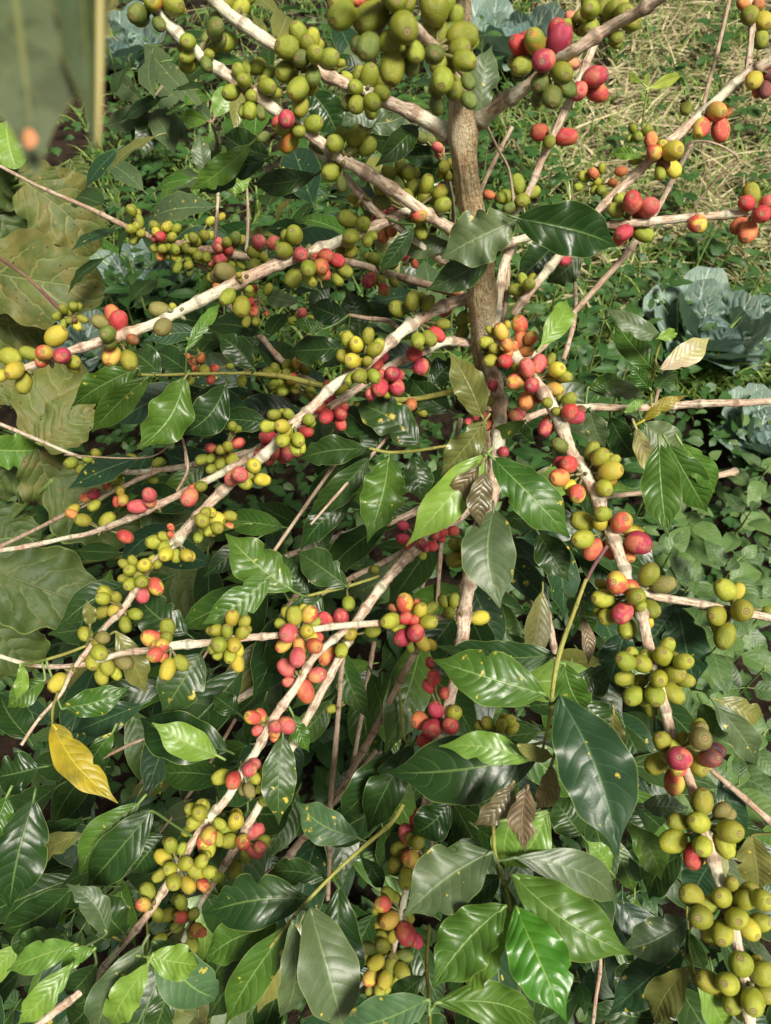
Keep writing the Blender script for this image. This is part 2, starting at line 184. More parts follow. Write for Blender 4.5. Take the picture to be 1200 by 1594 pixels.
('e2',0,1194,3,(1150,30),0,"1030,45,36,y;1090,62,42,r;1165,10,40,p;1190,50,30,y;1165,110,32,w"),
('e1',400,1194,3,(10,110),0,"30,40,40,l;35,155,30,g;0,95,28,y"),
('e2',0,1194,3,(975,250),0,"893,195,32,y;932,215,42,y;905,260,34,y;885,295,30,y;950,180,32,g;978,320,44,a;1025,265,28,y;975,375,36,y;1020,335,30,y"),
('e1',0,1194,3,(1130,350),0,"1100,252,42,l;1070,345,38,y;1055,295,28,g;1135,350,40,a;1190,300,38,p;1190,390,38,p;1145,415,32,g;1098,475,34,y;1235,340,28,g"),
('e2',0,1194,3,(830,460),0,"797,365,36,g;850,380,25,g;760,420,38,l;795,475,36,y;865,450,36,y;745,505,30,y;812,535,40,y;878,550,38,l;918,480,40,y;940,440,36,y;978,490,34,y;955,415,28,y;950,550,34,o;1020,515,28,g"),
('e2',0,1194,3,(690,640),0,"690,578,36,g;670,642,36,a;735,690,34,g"),
('e1',0,1194,3,(880,690),0,"782,690,34,y;843,700,32,a;845,632,34,g;905,685,30,g;918,760,34,a;830,740,30,g;745,805,30,g;895,825,38,g"),
('mid',400,1194,3,(740,370),0,"700,315,42,p;750,352,36,g;660,380,34,g;717,425,44,a;650,450,38,y;698,517,42,y;783,425,28,d;755,220,28,m"),
('mid',400,1194,3,(660,680),0,"612,593,34,g;588,640,42,a;618,715,46,a;565,675,26,y;575,740,28,y;635,790,26,l;695,778,48,m;745,810,30,m;705,700,28,y"),
('mid',400,1194,3,(635,860),0,"580,795,32,g;588,835,38,g;520,845,32,d;510,890,32,y;555,913,36,l;630,915,38,g;690,880,34,d;535,980,38,a;598,990,38,l;677,955,38,y;648,1015,28,y;575,1040,30,y;695,985,25,y;525,1040,22,g"),
]
# leaves by twig: twig branch -> "bx,by,tx,ty,w,distance,colour[,tip distance offset]"
LV = [
('a3',"390,224,295,297,42,.60,L,.02;418,243,345,207,58,.63,D;412,250,307,302,52,.62,D,.03;492,272,393,286,42,.60,D,.02;650,198,588,258,42,.56,D;480,140,527,218,58,.62,D;690,240,625,243,32,.66,D;703,262,640,256,50,.67,D;748,177,765,72,48,.62,S;318,275,310,205,30,.72,S;350,292,392,278,30,.74,L"),
('a3',"803,343,686,402,88,.58,S,.01;760,402,663,452,52,.625,D;645,350,588,427,30,.58,D;702,378,620,396,38,.63,S;590,160,530,195,50,.66,S;520,140,500,190,40,.66,S;560,190,640,175,40,.66,S"),
('i1',"806,340,962,384,84,.57,D,.02;1003,244,948,240,20,.64,L;1000,130,978,112,12,.80,Z;1012,137,1062,118,20,.80,Z;1008,135,1009,110,9,.80,Z;870,372,800,440,60,.76,D;905,395,850,440,50,.76,S"),
('sx',"843,536,881,467,42,.62,L"),
('ud',"1030,527,942,480,34,.62,S,.0;1016,575,955,498,46,.64,G,.02;1028,575,1106,524,40,.62,C;1052,520,1020,528,20,.62,L;1013,607,981,567,28,.64,G;1022,605,1056,580,28,.64,D"),
('g3',"912,602,1010,620,34,.70,S;915,604,962,580,30,.69,G;918,637,942,697,40,.66,S;950,650,996,715,48,.69,D;1001,655,1068,616,22,.62,Y;972,642,1005,622,16,.66,L;990,666,1031,752,30,.60,C;1003,660,1067,700,52,.66,S"),
('w1',"1026,692,1038,836,62,.56,G,-.01;1040,690,1104,803,62,.57,G,.03;1060,690,1112,770,40,.575,L"),
('mid',"750,648,700,550,54,.60,O,.0;753,657,686,741,52,.59,O;745,725,689,787,40,.575,B;756,735,748,822,42,.565,B;757,708,634,852,66,.59,L,.0;768,714,888,836,74,.58,G,-.01;768,795,778,946,86,.585,S,-.02;838,830,885,905,55,.62,D;818,655,762,672,26,.66,G;830,690,790,640,34,.7,D;800,600,770,560,40,.7,D"),
('ta',"652,691,545,622,66,.74,R;592,698,525,632,56,.76,D;572,699,460,718,50,.75,D;574,713,478,802,46,.74,D;605,714,570,842,70,.71,G,-.02;645,705,657,782,50,.74,D;545,780,468,856,44,.77,D;700,640,640,590,50,.76,D;670,600,720,560,44,.76,D"),
('b4',"214,573,111,632,54,.71,G;230,587,142,676,48,.69,G,.02;288,588,213,700,72,.68,G,-.01;352,598,280,680,62,.72,D;250,583,205,548,50,.74,D;300,585,240,545,46,.75,D;395,575,335,520,46,.74,D;290,545,345,470,22,.70,L"),
('uc',"537,541,446,545,48,.74,D;541,500,480,474,42,.74,D;505,512,455,500,26,.72,G;560,520,540,450,50,.78,D;465,470,412,455,30,.8,S;600,560,560,600,40,.76,D"),
('z3',"418,898,314,972,54,.66,G,-.01;453,918,351,828,74,.69,G,.0;540,913,461,858,58,.71,R;480,925,440,860,40,.74,D;500,930,455,1000,50,.72,D;430,900,400,850,40,.74,D;470,930,410,1060,70,.7,D,.03"),
('ui',"292,987,212,925,64,.74,D;180,983,226,1078,44,.66,O;312,1018,252,1112,74,.70,R;95,1102,202,1070,48,.66,G,.01;222,1096,108,1145,50,.68,K;33,1034,26,1092,22,.62,L;70,1058,8,1102,42,.66,G;140,975,135,935,22,.64,O;45,1150,0,1080,60,.66,D"),
('x1',"338,1176,236,1125,54,.62,L,-.01;352,1168,213,1112,84,.65,D;175,1140,133,1215,38,.64,G;440,1148,436,1286,56,.62,R,-.01;456,1113,482,1172,28,.64,G;370,1110,330,1080,40,.7,D;400,1190,340,1260,60,.66,D"),
('uh',"82,1128,184,1248,54,.57,Y,-.02"),
('e2',"52,1245,14,1418,88,.55,D,-.01;10,1240,-30,1310,50,.55,G;110,1385,-5,1448,68,.56,D;128,1298,58,1346,38,.62,O;130,1275,58,1290,38,.64,D;216,1250,120,1365,56,.58,G;236,1262,134,1380,68,.565,D;192,1452,142,1385,62,.56,D;60,1195,-10,1210,70,.62,D;255,1300,205,1360,60,.62,D"),
('uf',"166,1452,106,1376,44,.52,S;120,1470,7,1512,46,.50,L;148,1476,91,1512,28,.50,L;113,1500,24,1600,46,.49,L;100,1455,20,1480,50,.54,G;150,1500,100,1550,50,.54,D;160,1540,100,1600,60,.56,D;60,1430,30,1500,40,.58,D"),
('ug',"222,1472,146,1615,64,.51,S;230,1500,172,1604,54,.49,L;230,1490,313,1504,54,.51,L;238,1465,352,1562,78,.53,T;260,1540,230,1620,50,.57,D"),
('r1',"478,1398,314,1424,86,.55,R,.0;505,1366,414,1360,42,.57,D;432,1442,316,1500,64,.55,G;452,1438,352,1592,64,.52,G,.02;455,1435,436,1600,54,.50,S;483,1415,540,1612,98,.50,S,-.02;527,1382,562,1562,72,.55,D;562,1334,597,1388,28,.58,D;558,1304,460,1248,60,.61,T;602,1172,528,1278,66,.62,R;642,1160,570,1300,62,.61,D;400,1480,320,1590,60,.55,D;600,1340,640,1300,40,.62,D"),
('q2',"836,1176,602,1206,108,.53,D,.01;826,1183,684,1160,50,.50,L;805,1160,862,1177,26,.485,O;846,1080,674,1026,88,.49,G,.01;862,1020,678,1006,60,.53,R;872,1085,962,1332,118,.48,K,-.03;878,1033,912,1112,58,.52,G;905,1090,962,1160,62,.55,D;955,1110,966,1197,38,.55,O;905,958,916,1036,22,.58,B;885,930,925,990,40,.62,G;900,1050,950,1080,50,.57,D;860,1130,885,1180,24,.5,L"),
('s2',"765,1326,628,1426,102,.47,S,-.01;800,1217,735,1288,42,.485,B;820,1223,815,1326,48,.475,B;858,1190,834,1262,36,.485,B;852,1262,786,1352,62,.50,L;800,1266,790,1356,46,.50,L;776,1364,680,1446,54,.50,D;786,1410,672,1537,90,.445,G,-.01;794,1420,723,1556,64,.455,L;804,1335,971,1410,64,.49,S;798,1362,986,1486,94,.455,G,-.02;803,1412,882,1592,94,.44,V,-.03;700,1250,640,1300,60,.56,D;905,1300,860,1240,60,.55,D;950,1356,912,1308,34,.52,L"),
('s1',"667,1556,524,1600,72,.445,T;680,1560,852,1604,64,.45,G;660,1520,608,1556,40,.49,D;650,1590,700,1620,60,.46,D"),
('u1',"1068,1432,965,1480,64,.50,S;1065,1476,944,1582,66,.51,K;1072,1506,1014,1604,58,.46,O;1085,1515,1137,1604,52,.45,L;1072,1450,1098,1510,34,.50,D;1000,1500,960,1560,50,.56,D"),
('o1',"1000,1252,1072,1256,38,.54,S;985,1250,1032,1292,42,.57,D;980,1283,1031,1372,52,.54,L;1170,1300,1182,1388,62,.58,O;1120,1210,1166,1292,42,.56,K;1060,1330,1010,1400,60,.6,D;1110,1340,1080,1400,60,.6,K"),
('g2',"1055,945,1082,1072,72,.60,K;1050,942,998,1012,64,.60,K;1118,1090,1192,1114,42,.60,O;1113,1095,1177,1192,50,.59,S;1092,1095,1110,1142,34,.62,G;975,980,950,1060,60,.6,K"),
]
# ---------------------------------------------------------------- helpers
scene = bpy.context.scene
col = scene.collection
F = 1200.0
PITCH = math.radians(55)
CAM = Vector((0, 0, 1.5))
RIGHT = Vector((1, 0, 0))
FWD = Vector((0, math.cos(PITCH), -math.sin(PITCH)))
UP = Vector((0, math.sin(PITCH), math.cos(PITCH)))
rng = random.Random(7)

def P(x, y, d):
    return CAM + (FWD + RIGHT * ((x - 600) / F) - UP * ((y - 797) / F)) * d

def ground_at(x, y, z=0.0):
    v = FWD + RIGHT * ((x - 600) / F) - UP * ((y - 797) / F)
    return CAM + v * ((z - CAM.z) / v.z)

def depth_of(p):
    return (p - CAM).dot(FWD)

def smooth(a, b, x):
    t = max(0.0, min(1.0, (x - a) / (b - a)))
    return t * t * (3 - 2 * t)

class MB:
    def __init__(s):
        s.v, s.f, s.uv, s.r, s.mi = [], [], [], [], []
    def grid(s, rows, uvs, rnd=0.5, closed=False, mi=0):
        n0 = len(s.v); m = len(rows[0])
        for k_, (r, u) in enumerate(zip(rows, uvs)):
            s.v.extend(r); s.uv.extend(u); s.r.extend([rnd[k_] if isinstance(rnd, list) else rnd] * m)
        for i in range(len(rows) - 1):
            for j in range(m if closed else m - 1):
                k = (j + 1) % m
                s.f.append((n0 + i * m + j, n0 + i * m + k, n0 + (i + 1) * m + k, n0 + (i + 1) * m + j))
                s.mi.append(mi)
    def build(s, name, mats, parent=None, origin=None, smooth_=True):
        o0 = origin if origin is not None else Vector((0, 0, 0))
        me = bpy.data.meshes.new(name)
        me.from_pydata([tuple(Vector(p) - o0) for p in s.v], [], s.f)
        uvl = me.uv_layers.new(name='UVMap'); rl = me.uv_layers.new(name='rnd')
        idx = np.empty(len(me.loops), dtype=np.int32); me.loops.foreach_get('vertex_index', idx)
        uv = np.array(s.uv, dtype=np.float32)[idx]; uvl.data.foreach_set('uv', uv.ravel())
        r = np.array(s.r, dtype=np.float32)[idx]
        rl.data.foreach_set('uv', np.stack([r, r], 1).ravel())
        if not isinstance(mats, (list, tuple)): mats = [mats]
        for m in mats: me.materials.append(m)
        if any(s.mi): me.polygons.foreach_set('material_index', s.mi)
        if smooth_: me.polygons.foreach_set('use_smooth', [True] * len(me.polygons))
        me.update()
        o = bpy.data.objects.new(name, me); col.objects.link(o)
        o.location = o0
        if parent is not None: attach(o, parent)
        return o

def attach(o, parent):
    """child keeps its world place: thing roots are only moved, never turned, until their parts are on"""
    o.parent = parent
    w = Vector((0, 0, 0)); q = parent
    while q is not None:
        w += Vector(q.location); q = q.parent
    o.location = Vector(o.location) - w

def tag(o, label=None, cat=None, group=None, kind=None):
    if label: o['label'] = label
    if cat: o['category'] = cat
    if group: o['group'] = group
    if kind: o['kind'] = kind
    return o

def empty(name, loc):
    o = bpy.data.objects.new(name, None); col.objects.link(o); o.location = loc
    o.empty_display_size = .05
    return o

# ---------------------------------------------------------------- materials
class NT:
    def __init__(s, name):
        s.m = bpy.data.materials.new(name); s.m.use_nodes = True
        s.t = s.m.node_tree; s.t.nodes.clear()
        s.out = s.t.nodes.new('ShaderNodeOutputMaterial')
    def n(s, typ, **kw):
        k = s.t.nodes.new('ShaderNode' + typ)
        for a, b in kw.items(): setattr(k, a, b)
        return k
    def set(s, sock, v):
        if isinstance(v, bpy.types.NodeSocket): s.t.links.new(v, sock)
        elif isinstance(v, (tuple, list)) and len(v) == 3 and sock.type == 'RGBA': sock.default_value = (*v, 1)
        else: sock.default_value = v
    def math(s, op, a, b=0.0, c=None, clamp=False):
        k = s.n('Math', operation=op); k.use_clamp = clamp
        s.set(k.inputs[0], a); s.set(k.inputs[1], b)
        if c is not None: s.set(k.inputs[2], c)
        return k.outputs[0]
    def mix(s, f, a, b, mode='MIX'):
        k = s.n('Mix', data_type='RGBA', blend_type=mode)
        s.set(k.inputs[0], f); s.set(k.inputs[6], a); s.set(k.inputs[7], b)
        return k.outputs[2]
    def ramp(s, x, a, b):
        k = s.n('MapRange', interpolation_type='SMOOTHSTEP')
        s.set(k.inputs[0], x); k.inputs[1].default_value = a; k.inputs[2].default_value = b
        return k.outputs[0]
    def noise(s, vec, scale, detail=3, rough=.55, out=0):
        k = s.n('TexNoise'); s.set(k.inputs['Vector'], vec)
        k.inputs['Scale'].default_value = scale; k.inputs['Detail'].default_value = detail
        k.inputs['Roughness'].default_value = rough
        return k.outputs[out]
    def voro(s, vec, scale, out=0):
        k = s.n('TexVoronoi'); s.set(k.inputs['Vector'], vec); k.inputs['Scale'].default_value = scale
        return k.outputs[out]
    def bump(s, h, dist, strength=1.0, normal=None):
        k = s.n('Bump'); s.set(k.inputs['Height'], h)
        k.inputs['Distance'].default_value = dist; k.inputs['Strength'].default_value = strength
        if normal is not None: s.set(k.inputs['Normal'], normal)
        return k.outputs[0]
    def bsdf(s, color, rough, normal=None, spec=.5, coat=0.0, coat_r=.2, sheen=0.0):
        k = s.n('BsdfPrincipled')
        s.set(k.inputs['Base Color'], color); s.set(k.inputs['Roughness'], rough)
        s.set(k.inputs['Specular IOR Level'], spec)
        k.inputs['Coat Weight'].default_value = coat; k.inputs['Coat Roughness'].default_value = coat_r
        k.inputs['Sheen Weight'].default_value = sheen
        if normal is not None: s.set(k.inputs['Normal'], normal)
        return k.outputs[0]
    def done(s, sh):
        s.t.links.new(sh, s.out.inputs[0]); return s.m

def leaf_mat(name, base, vein, nv=9.0, slope=.2, rough=.36, spec=.5, trans=.22, spots=0.0, spotcol=(.55, .45, .07),
             quilt=.0008, edge=(.30, .38, .10), var=.35, patch=None, back=None, mid_w=.035, dots=0.0, pscale=35, latk=.24):
    s = NT(name)
    uvn = s.n('UVMap'); uvn.uv_map = 'UVMap'; sep = s.n('SeparateXYZ'); s.set(sep.inputs[0], uvn.outputs[0])
    rn = s.n('UVMap'); rn.uv_map = 'rnd'; rs = s.n('SeparateXYZ'); s.set(rs.inputs[0], rn.outputs[0])
    u = sep.outputs[0]; r = rs.outputs[0]
    geo = s.n('NewGeometry'); pos = geo.outputs['Position']
    v = s.math('ABSOLUTE', s.math('MULTIPLY_ADD', sep.outputs[1], 2.0, -1.0))
    wob = s.noise(pos, 38, 2)
    curve = s.math('MULTIPLY', s.math('POWER', v, 1.5), slope)
    t = s.math('MULTIPLY', s.math('SUBTRACT', u, curve), nv)
    t = s.math('ADD', t, s.math('MULTIPLY', wob, .9))
    # veins of the two halves alternate a little
    side = s.math('MULTIPLY', s.math('GREATER_THAN', sep.outputs[1], .5), .35)
    t = s.math('ADD', t, side)
    f = s.math('ABSOLUTE', s.math('SUBTRACT', s.math('FRACT', t), .5))      # 0 at vein, .5 between
    lat = s.math('MULTIPLY', s.math('SUBTRACT', 1.0, s.ramp(f, .012, .07)), s.math('SUBTRACT', 1.0, s.ramp(v, .55, .95)))
    mid = s.math('SUBTRACT', 1.0, s.ramp(v, mid_w * .5, mid_w * 1.5))
    n1 = s.noise(pos, 22, 4); n2 = s.noise(pos, 160, 3)
    hs = s.n('HueSaturation'); s.set(hs.inputs['Color'], base)
    s.set(hs.inputs['Hue'], s.math('MULTIPLY_ADD', r, -.035, .5175))
    s.set(hs.inputs['Value'], s.math('MULTIPLY_ADD', r, var * 1.2, 1 - var * .6))
    c = hs.outputs[0]
    c = s.mix(s.math('MULTIPLY', s.ramp(n1, .38, .72), .45), c, tuple(min(1, q * m) for q, m in zip(base, (1.9, 1.55, 1.2))))
    if patch: c = s.mix(s.ramp(s.noise(pos, pscale, 3), .45, .62), c, patch)
    c = s.mix(s.math('MULTIPLY', s.ramp(n2, .35, .75), .18), c, (.01, .02, .005))
    c = s.mix(s.math('MULTIPLY', lat, latk), c, vein)
    c = s.mix(s.math('MULTIPLY', mid, .75), c, vein)
    c = s.mix(s.math('MULTIPLY', s.ramp(v, .96, 1.0), .55), c, edge)
    if spots > 0:
        vd = s.n('VectorMath', operation='ADD'); s.set(vd.inputs[0], pos)
        vs_ = s.n('VectorMath', operation='SCALE'); s.set(vs_.inputs[0], s.noise(pos, 130, 3, .6, out=1)); vs_.inputs[3].default_value = .012; s.set(vd.inputs[1], vs_.outputs[0])
        d = s.voro(vd.outputs[0], 85)
        sz = s.math('MULTIPLY', s.noise(pos, 24, 1), spots * .92)
        sp = s.math('SUBTRACT', 1.0, s.ramp(s.math('DIVIDE', d, s.math('MAXIMUM', s.math('SUBTRACT', sz, .30 * spots), .001)), .5, 1.3))
        c = s.mix(s.math('MULTIPLY', sp, .85), c, spotcol)
        co = s.math('SUBTRACT', 1.0, s.ramp(s.math('DIVIDE', d, s.math('MAXIMUM', s.math('SUBTRACT', sz, .36 * spots), .001)), .12, .3))
        c = s.mix(s.math('MULTIPLY', co, .7), c, (.14, .05, .02))
    if dots > 0:
        d = s.voro(pos, 95); g = s.ramp(s.noise(pos, 30, 1), .42, .5)
        c = s.mix(s.math('MULTIPLY', s.math('SUBTRACT', 1.0, s.ramp(d, dots * .6, dots)), g), c, (.016, .012, .006))
    if back: c = s.mix(geo.outputs['Backfacing'], c, back)
    h = s.math('MULTIPLY', s.math('SINE', s.math('MULTIPLY', f, math.pi)), s.math('SUBTRACT', 1.0, s.math('POWER', v, 3.0)))
    h = s.math('SUBTRACT', h, s.math('MULTIPLY', mid, .55))
    h = s.math('ADD', h, s.math('MULTIPLY', n1, 1.6))
    nb = s.bump(h, quilt * .42, .8)
    nb = s.bump(n2, .0005, .5, nb)
    rr = s.math('MULTIPLY_ADD', n1, .22, rough - .08)
    p = s.bsdf(c, rr, nb, spec)
    tr = s.n('BsdfTranslucent'); s.set(tr.inputs[0], s.mix(.5, c, tuple(min(1, q * m + .02) for q, m in zip(base, (2.2, 2.4, 1.0)))))
    mx = s.n('MixShader'); mx.inputs[0].default_value = trans
    s.t.links.new(p, mx.inputs[1]); s.t.links.new(tr.outputs[0], mx.inputs[2])
    return s.done(mx.outputs[0])

pale_v = (.22, .33, .10)
LM = {
 'D': leaf_mat('leaf dark green', (.017, .045, .010), (.11, .18, .05), rough=.30, spec=.32, back=(.07, .13, .06)),
 'R': leaf_mat('leaf dark green rust spotted', (.024, .058, .015), (.12, .19, .05), rough=.32, spec=.34, spots=.85, back=(.07, .13, .06)),
 'T': leaf_mat('leaf green rust spotted', (.045, .105, .045), (.20, .32, .10), rough=.40, spec=.4, spots=1.05, back=(.09, .16, .06)),
 'K': leaf_mat('leaf blue green', (.016, .046, .020), (.09, .17, .07), rough=.34, spec=.36, spots=.6, back=(.07, .12, .07)),
 'G': leaf_mat('leaf mid green', (.042, .105, .014), pale_v, rough=.34, spec=.42, quilt=.0013, spots=.5, back=(.09, .18, .06)),
 'V': leaf_mat('leaf fresh green', (.050, .175, .014), (.20, .36, .06), rough=.33, spec=.5, quilt=.0016, trans=.28, back=(.12, .24, .05)),
 'L': leaf_mat('leaf yellow green', (.120, .235, .035), (.32, .44, .12), rough=.36, trans=.3, back=(.18, .28, .08)),
 'Z': leaf_mat('leaf lime shoot', (.30, .40, .06), (.50, .55, .20), rough=.4, trans=.35),
 'S': leaf_mat('leaf green painted sky sheen', (.060, .098, .040), (.17, .24, .10), rough=.42, spec=.55, quilt=.0006, spots=.5, back=(.12, .17, .10)),  # greyed base colour paints the sky's reflection onto green leaves
 'O': leaf_mat('leaf olive bronze', (.120, .135, .035), (.26, .26, .08), rough=.34, spots=.5, back=(.20, .20, .09)),
 'B': leaf_mat('leaf bronze', (.135, .105, .055), (.22, .18, .08), rough=.36, spec=.6, quilt=.0016, edge=(.2, .22, .05), back=(.14, .10, .06)),
 'Y': leaf_mat('leaf yellow dying', (.28, .23, .014), (.50, .42, .04), rough=.42, trans=.12, patch=(.20, .17, .02), spots=1.15, quilt=.001, spotcol=(.16, .07, .02), edge=(.3, .2, .03)),
 'C': leaf_mat('leaf cream', (.36, .36, .16), (.45, .45, .20), rough=.34, trans=.3, patch=(.50, .38, .27), spots=.5),
 'H': leaf_mat('broad leaf olive', (.080, .108, .026), (.20, .22, .08), nv=5, slope=.42, rough=.55, spec=.3, quilt=.004, latk=.7, patch=(.135, .130, .034), spots=.7, spotcol=(.28, .18, .06), dots=.14, mid_w=.02, edge=(.16, .17, .05)),
 'J': leaf_mat('broad leaf green painted shade', (.058, .092, .024), (.13, .15, .06), nv=5, slope=.42, rough=.55, spec=.3, quilt=.006, latk=.6, spots=.6, spotcol=(.16, .08, .03), dots=.1, mid_w=.02),  # darker copy of the broad leaf, shade put into its colour
 'W': leaf_mat('weed pale green', (.062, .125, .034), (.14, .22, .07), nv=7, slope=.3, rough=.46, spec=.5, trans=.2, quilt=.0012, var=.9, edge=(.2, .28, .1)),
 'X': leaf_mat('weed green', (.028, .085, .016), (.09, .18, .04), nv=7, slope=.3, rough=.45, trans=.28, edge=(.1, .2, .05)),
 'Q': leaf_mat('cabbage leaf', (.125, .195, .165), (.44, .52, .44), nv=6, latk=.6, slope=.5, rough=.5, spec=.4, trans=.15, quilt=.008, mid_w=.05, edge=(.24, .31, .27), back=(.12, .19, .17)),
 'M': leaf_mat('blurred near leaf', (.050, .074, .030), (.13, .14, .04), rough=.6, spec=.3, edge=(.5, .38, .1), patch=(.035, .050, .014), pscale=130, trans=.2, quilt=0.0),
}

def bark_mat(name, light, dark, mint=(.50, .56, .44), scale=1.0, bump=.0008, mintamt=.5, streak=90):
    s = NT(name)
    uvn = s.n('UVMap'); uvn.uv_map = 'UVMap'
    mp = s.n('Mapping'); s.set(mp.inputs[0], uvn.outputs[0]); mp.inputs['Scale'].default_value = (5 * scale, 18 * scale, 1)
    st = s.noise(mp.outputs[0], 2.2, 5, .7)
    geo = s.n('NewGeometry'); pos = geo.outputs['Position']
    n1 = s.noise(pos, 55, 4); n2 = s.noise(pos, 400, 4); n3 = s.noise(pos, 26, 2)
    c = s.mix(s.ramp(st, .36, .60), dark, light)
    c = s.mix(s.math('MULTIPLY', s.ramp(n1, .40, .65), .5), c, tuple(q * m for q, m in zip(light, (.70, .52, .46))))
    c = s.mix(s.math('MULTIPLY', s.ramp(n3, .50, .60), mintamt), c, mint)
    c = s.mix(s.math('MULTIPLY', s.ramp(st, .30, .22), .9), c, tuple(q * .35 for q in dark))
    c = s.mix(s.math('MULTIPLY', s.ramp(n2, .52, .68), .35), c, tuple(q * .4 for q in dark))
    rn = s.n('UVMap'); rn.uv_map = 'rnd'; rs = s.n('SeparateXYZ'); s.set(rs.inputs[0], rn.outputs[0])
    if name != 'trunk bark' and 'stalk' not in name: c = s.mix(s.math('MULTIPLY', s.ramp(rs.outputs[0], .35, 1.0), .6), c, tuple(q * .45 for q in dark))
    h = s.math('ADD', st, s.math('MULTIPLY', n2, .35))
    return s.done(s.bsdf(c, .72, s.bump(h, bump, 1.0), .25))

BM = {
 'trunk': bark_mat('trunk bark', (.74, .60, .36), (.34, .235, .115), mint=(.78, .69, .47), scale=1.6, bump=.006, mintamt=.5),
 'bark': bark_mat('branch bark pale', (.68, .56, .43), (.25, .17, .11), mint=(.62,.64,.48), mintamt=.7, bump=.0016),
 'thin': bark_mat('twig bark', (.46, .36, .26), (.20, .135, .09), mintamt=.3, mint=(.58, .50, .38)),
 'green': bark_mat('green shoot skin', (.30, .29, .07), (.11, .14, .03), mintamt=.3, mint=(.33, .33, .10), bump=.0003),
 'purple': bark_mat('purple shoot skin', (.17, .085, .075), (.08, .035, .045), mintamt=.25, mint=(.30, .24, .10), bump=.0005),
 'stalk': bark_mat('berry stalk skin', (.20, .20, .07), (.07, .05, .025), mintamt=.1, bump=.0004),
}

def berry_mat(name, a, b, blush=None, lo=.42, hi=.6, rough=.36, streaks=0.0):
    s = NT(name)
    tc = s.n('TexCoord'); obj = tc.outputs['Object']; oi = s.n('ObjectInfo')
    off = s.n('VectorMath', operation='ADD'); s.set(off.inputs[0], obj)
    cx = s.n('CombineXYZ'); s.set(cx.inputs[0], s.math('MULTIPLY', oi.outputs['Random'], 37)); s.set(cx.inputs[1], oi.outputs['Random'])
    s.set(off.inputs[1], cx.outputs[0]); pos = off.outputs[0]
    sep = s.n('SeparateXYZ'); s.set(sep.inputs[0], obj)
    n = s.noise(pos, 1.1, 2); fine = s.noise(pos, 9, 4, .7)
    hs = s.n('HueSaturation'); s.set(hs.inputs['Color'], s.mix(s.ramp(n, .35, .68), a, b))
    s.set(hs.inputs['Hue'], s.math('MULTIPLY_ADD', oi.outputs['Random'], .024, .488))
    s.set(hs.inputs['Value'], s.math('MULTIPLY_ADD', oi.outputs['Random'], .40, .80))
    c = hs.outputs[0]
    if blush:
        g = s.math('ADD', s.math('MULTIPLY', n, .9), s.math('MULTIPLY_ADD', sep.outputs[0], .22, -.02))
        c = s.mix(s.ramp(g, lo, hi), c, blush)
    c = s.mix(s.math('MULTIPLY', s.ramp(fine, .56, .74), .35), c, tuple(min(1, q * 1.4 + .04) for q in a))
    c = s.mix(s.math('MULTIPLY', s.ramp(s.voro(pos, 7), .16, .05), .5), c, tuple(q * .35 for q in a))
    sc_ = s.noise(pos, 2.3, 5, .75)
    c = s.mix(s.math('MULTIPLY', s.ramp(sc_, .62, .72), .45), c, (.16, .105, .045))
    c = s.mix(s.math('MULTIPLY', s.ramp(sc_, .40, .25), .35), c, tuple(min(1, q * 1.25 + .05) for q in a))
    if streaks:
        mp = s.n('Mapping'); s.set(mp.inputs[0], pos); mp.inputs['Scale'].default_value = (6, 6, .8)
        c = s.mix(s.math('MULTIPLY', s.ramp(s.noise(mp.outputs[0], 2, 3), .45, .62), streaks), c, (.17, .12, .065))
    # the calyx scar: a ring at the free end
    rad = s.math('SQRT', s.math('ADD', s.math('POWER', sep.outputs[0], 2.0), s.math('POWER', sep.outputs[1], 2.0)))
    top = s.math('GREATER_THAN', sep.outputs[2], 0.0)
    disc = s.math('MULTIPLY', s.math('SUBTRACT', 1.0, s.ramp(rad, .17, .26)), top)
    rim = s.math('MULTIPLY', s.math('SUBTRACT', 1.0, s.ramp(s.math('ABSOLUTE', s.math('SUBTRACT', rad, .235)), .02, .075)), top)
    c = s.mix(s.math('MULTIPLY', disc, .6), c, (.30, .20, .08))
    c = s.mix(s.math('MULTIPLY', rim, .7), c, (.09, .045, .02))
    c = s.mix(s.math('MULTIPLY', s.math('SUBTRACT', 1.0, s.ramp(rad, .04, .10)), s.math('MULTIPLY', top, .85)), c, (.04, .02, .01))
    ro = s.math('MULTIPLY_ADD', fine, .2, rough - .06)
    return s.done(s.bsdf(c, ro, s.bump(fine, .03, .35), .42, coat=.04, coat_r=.3))

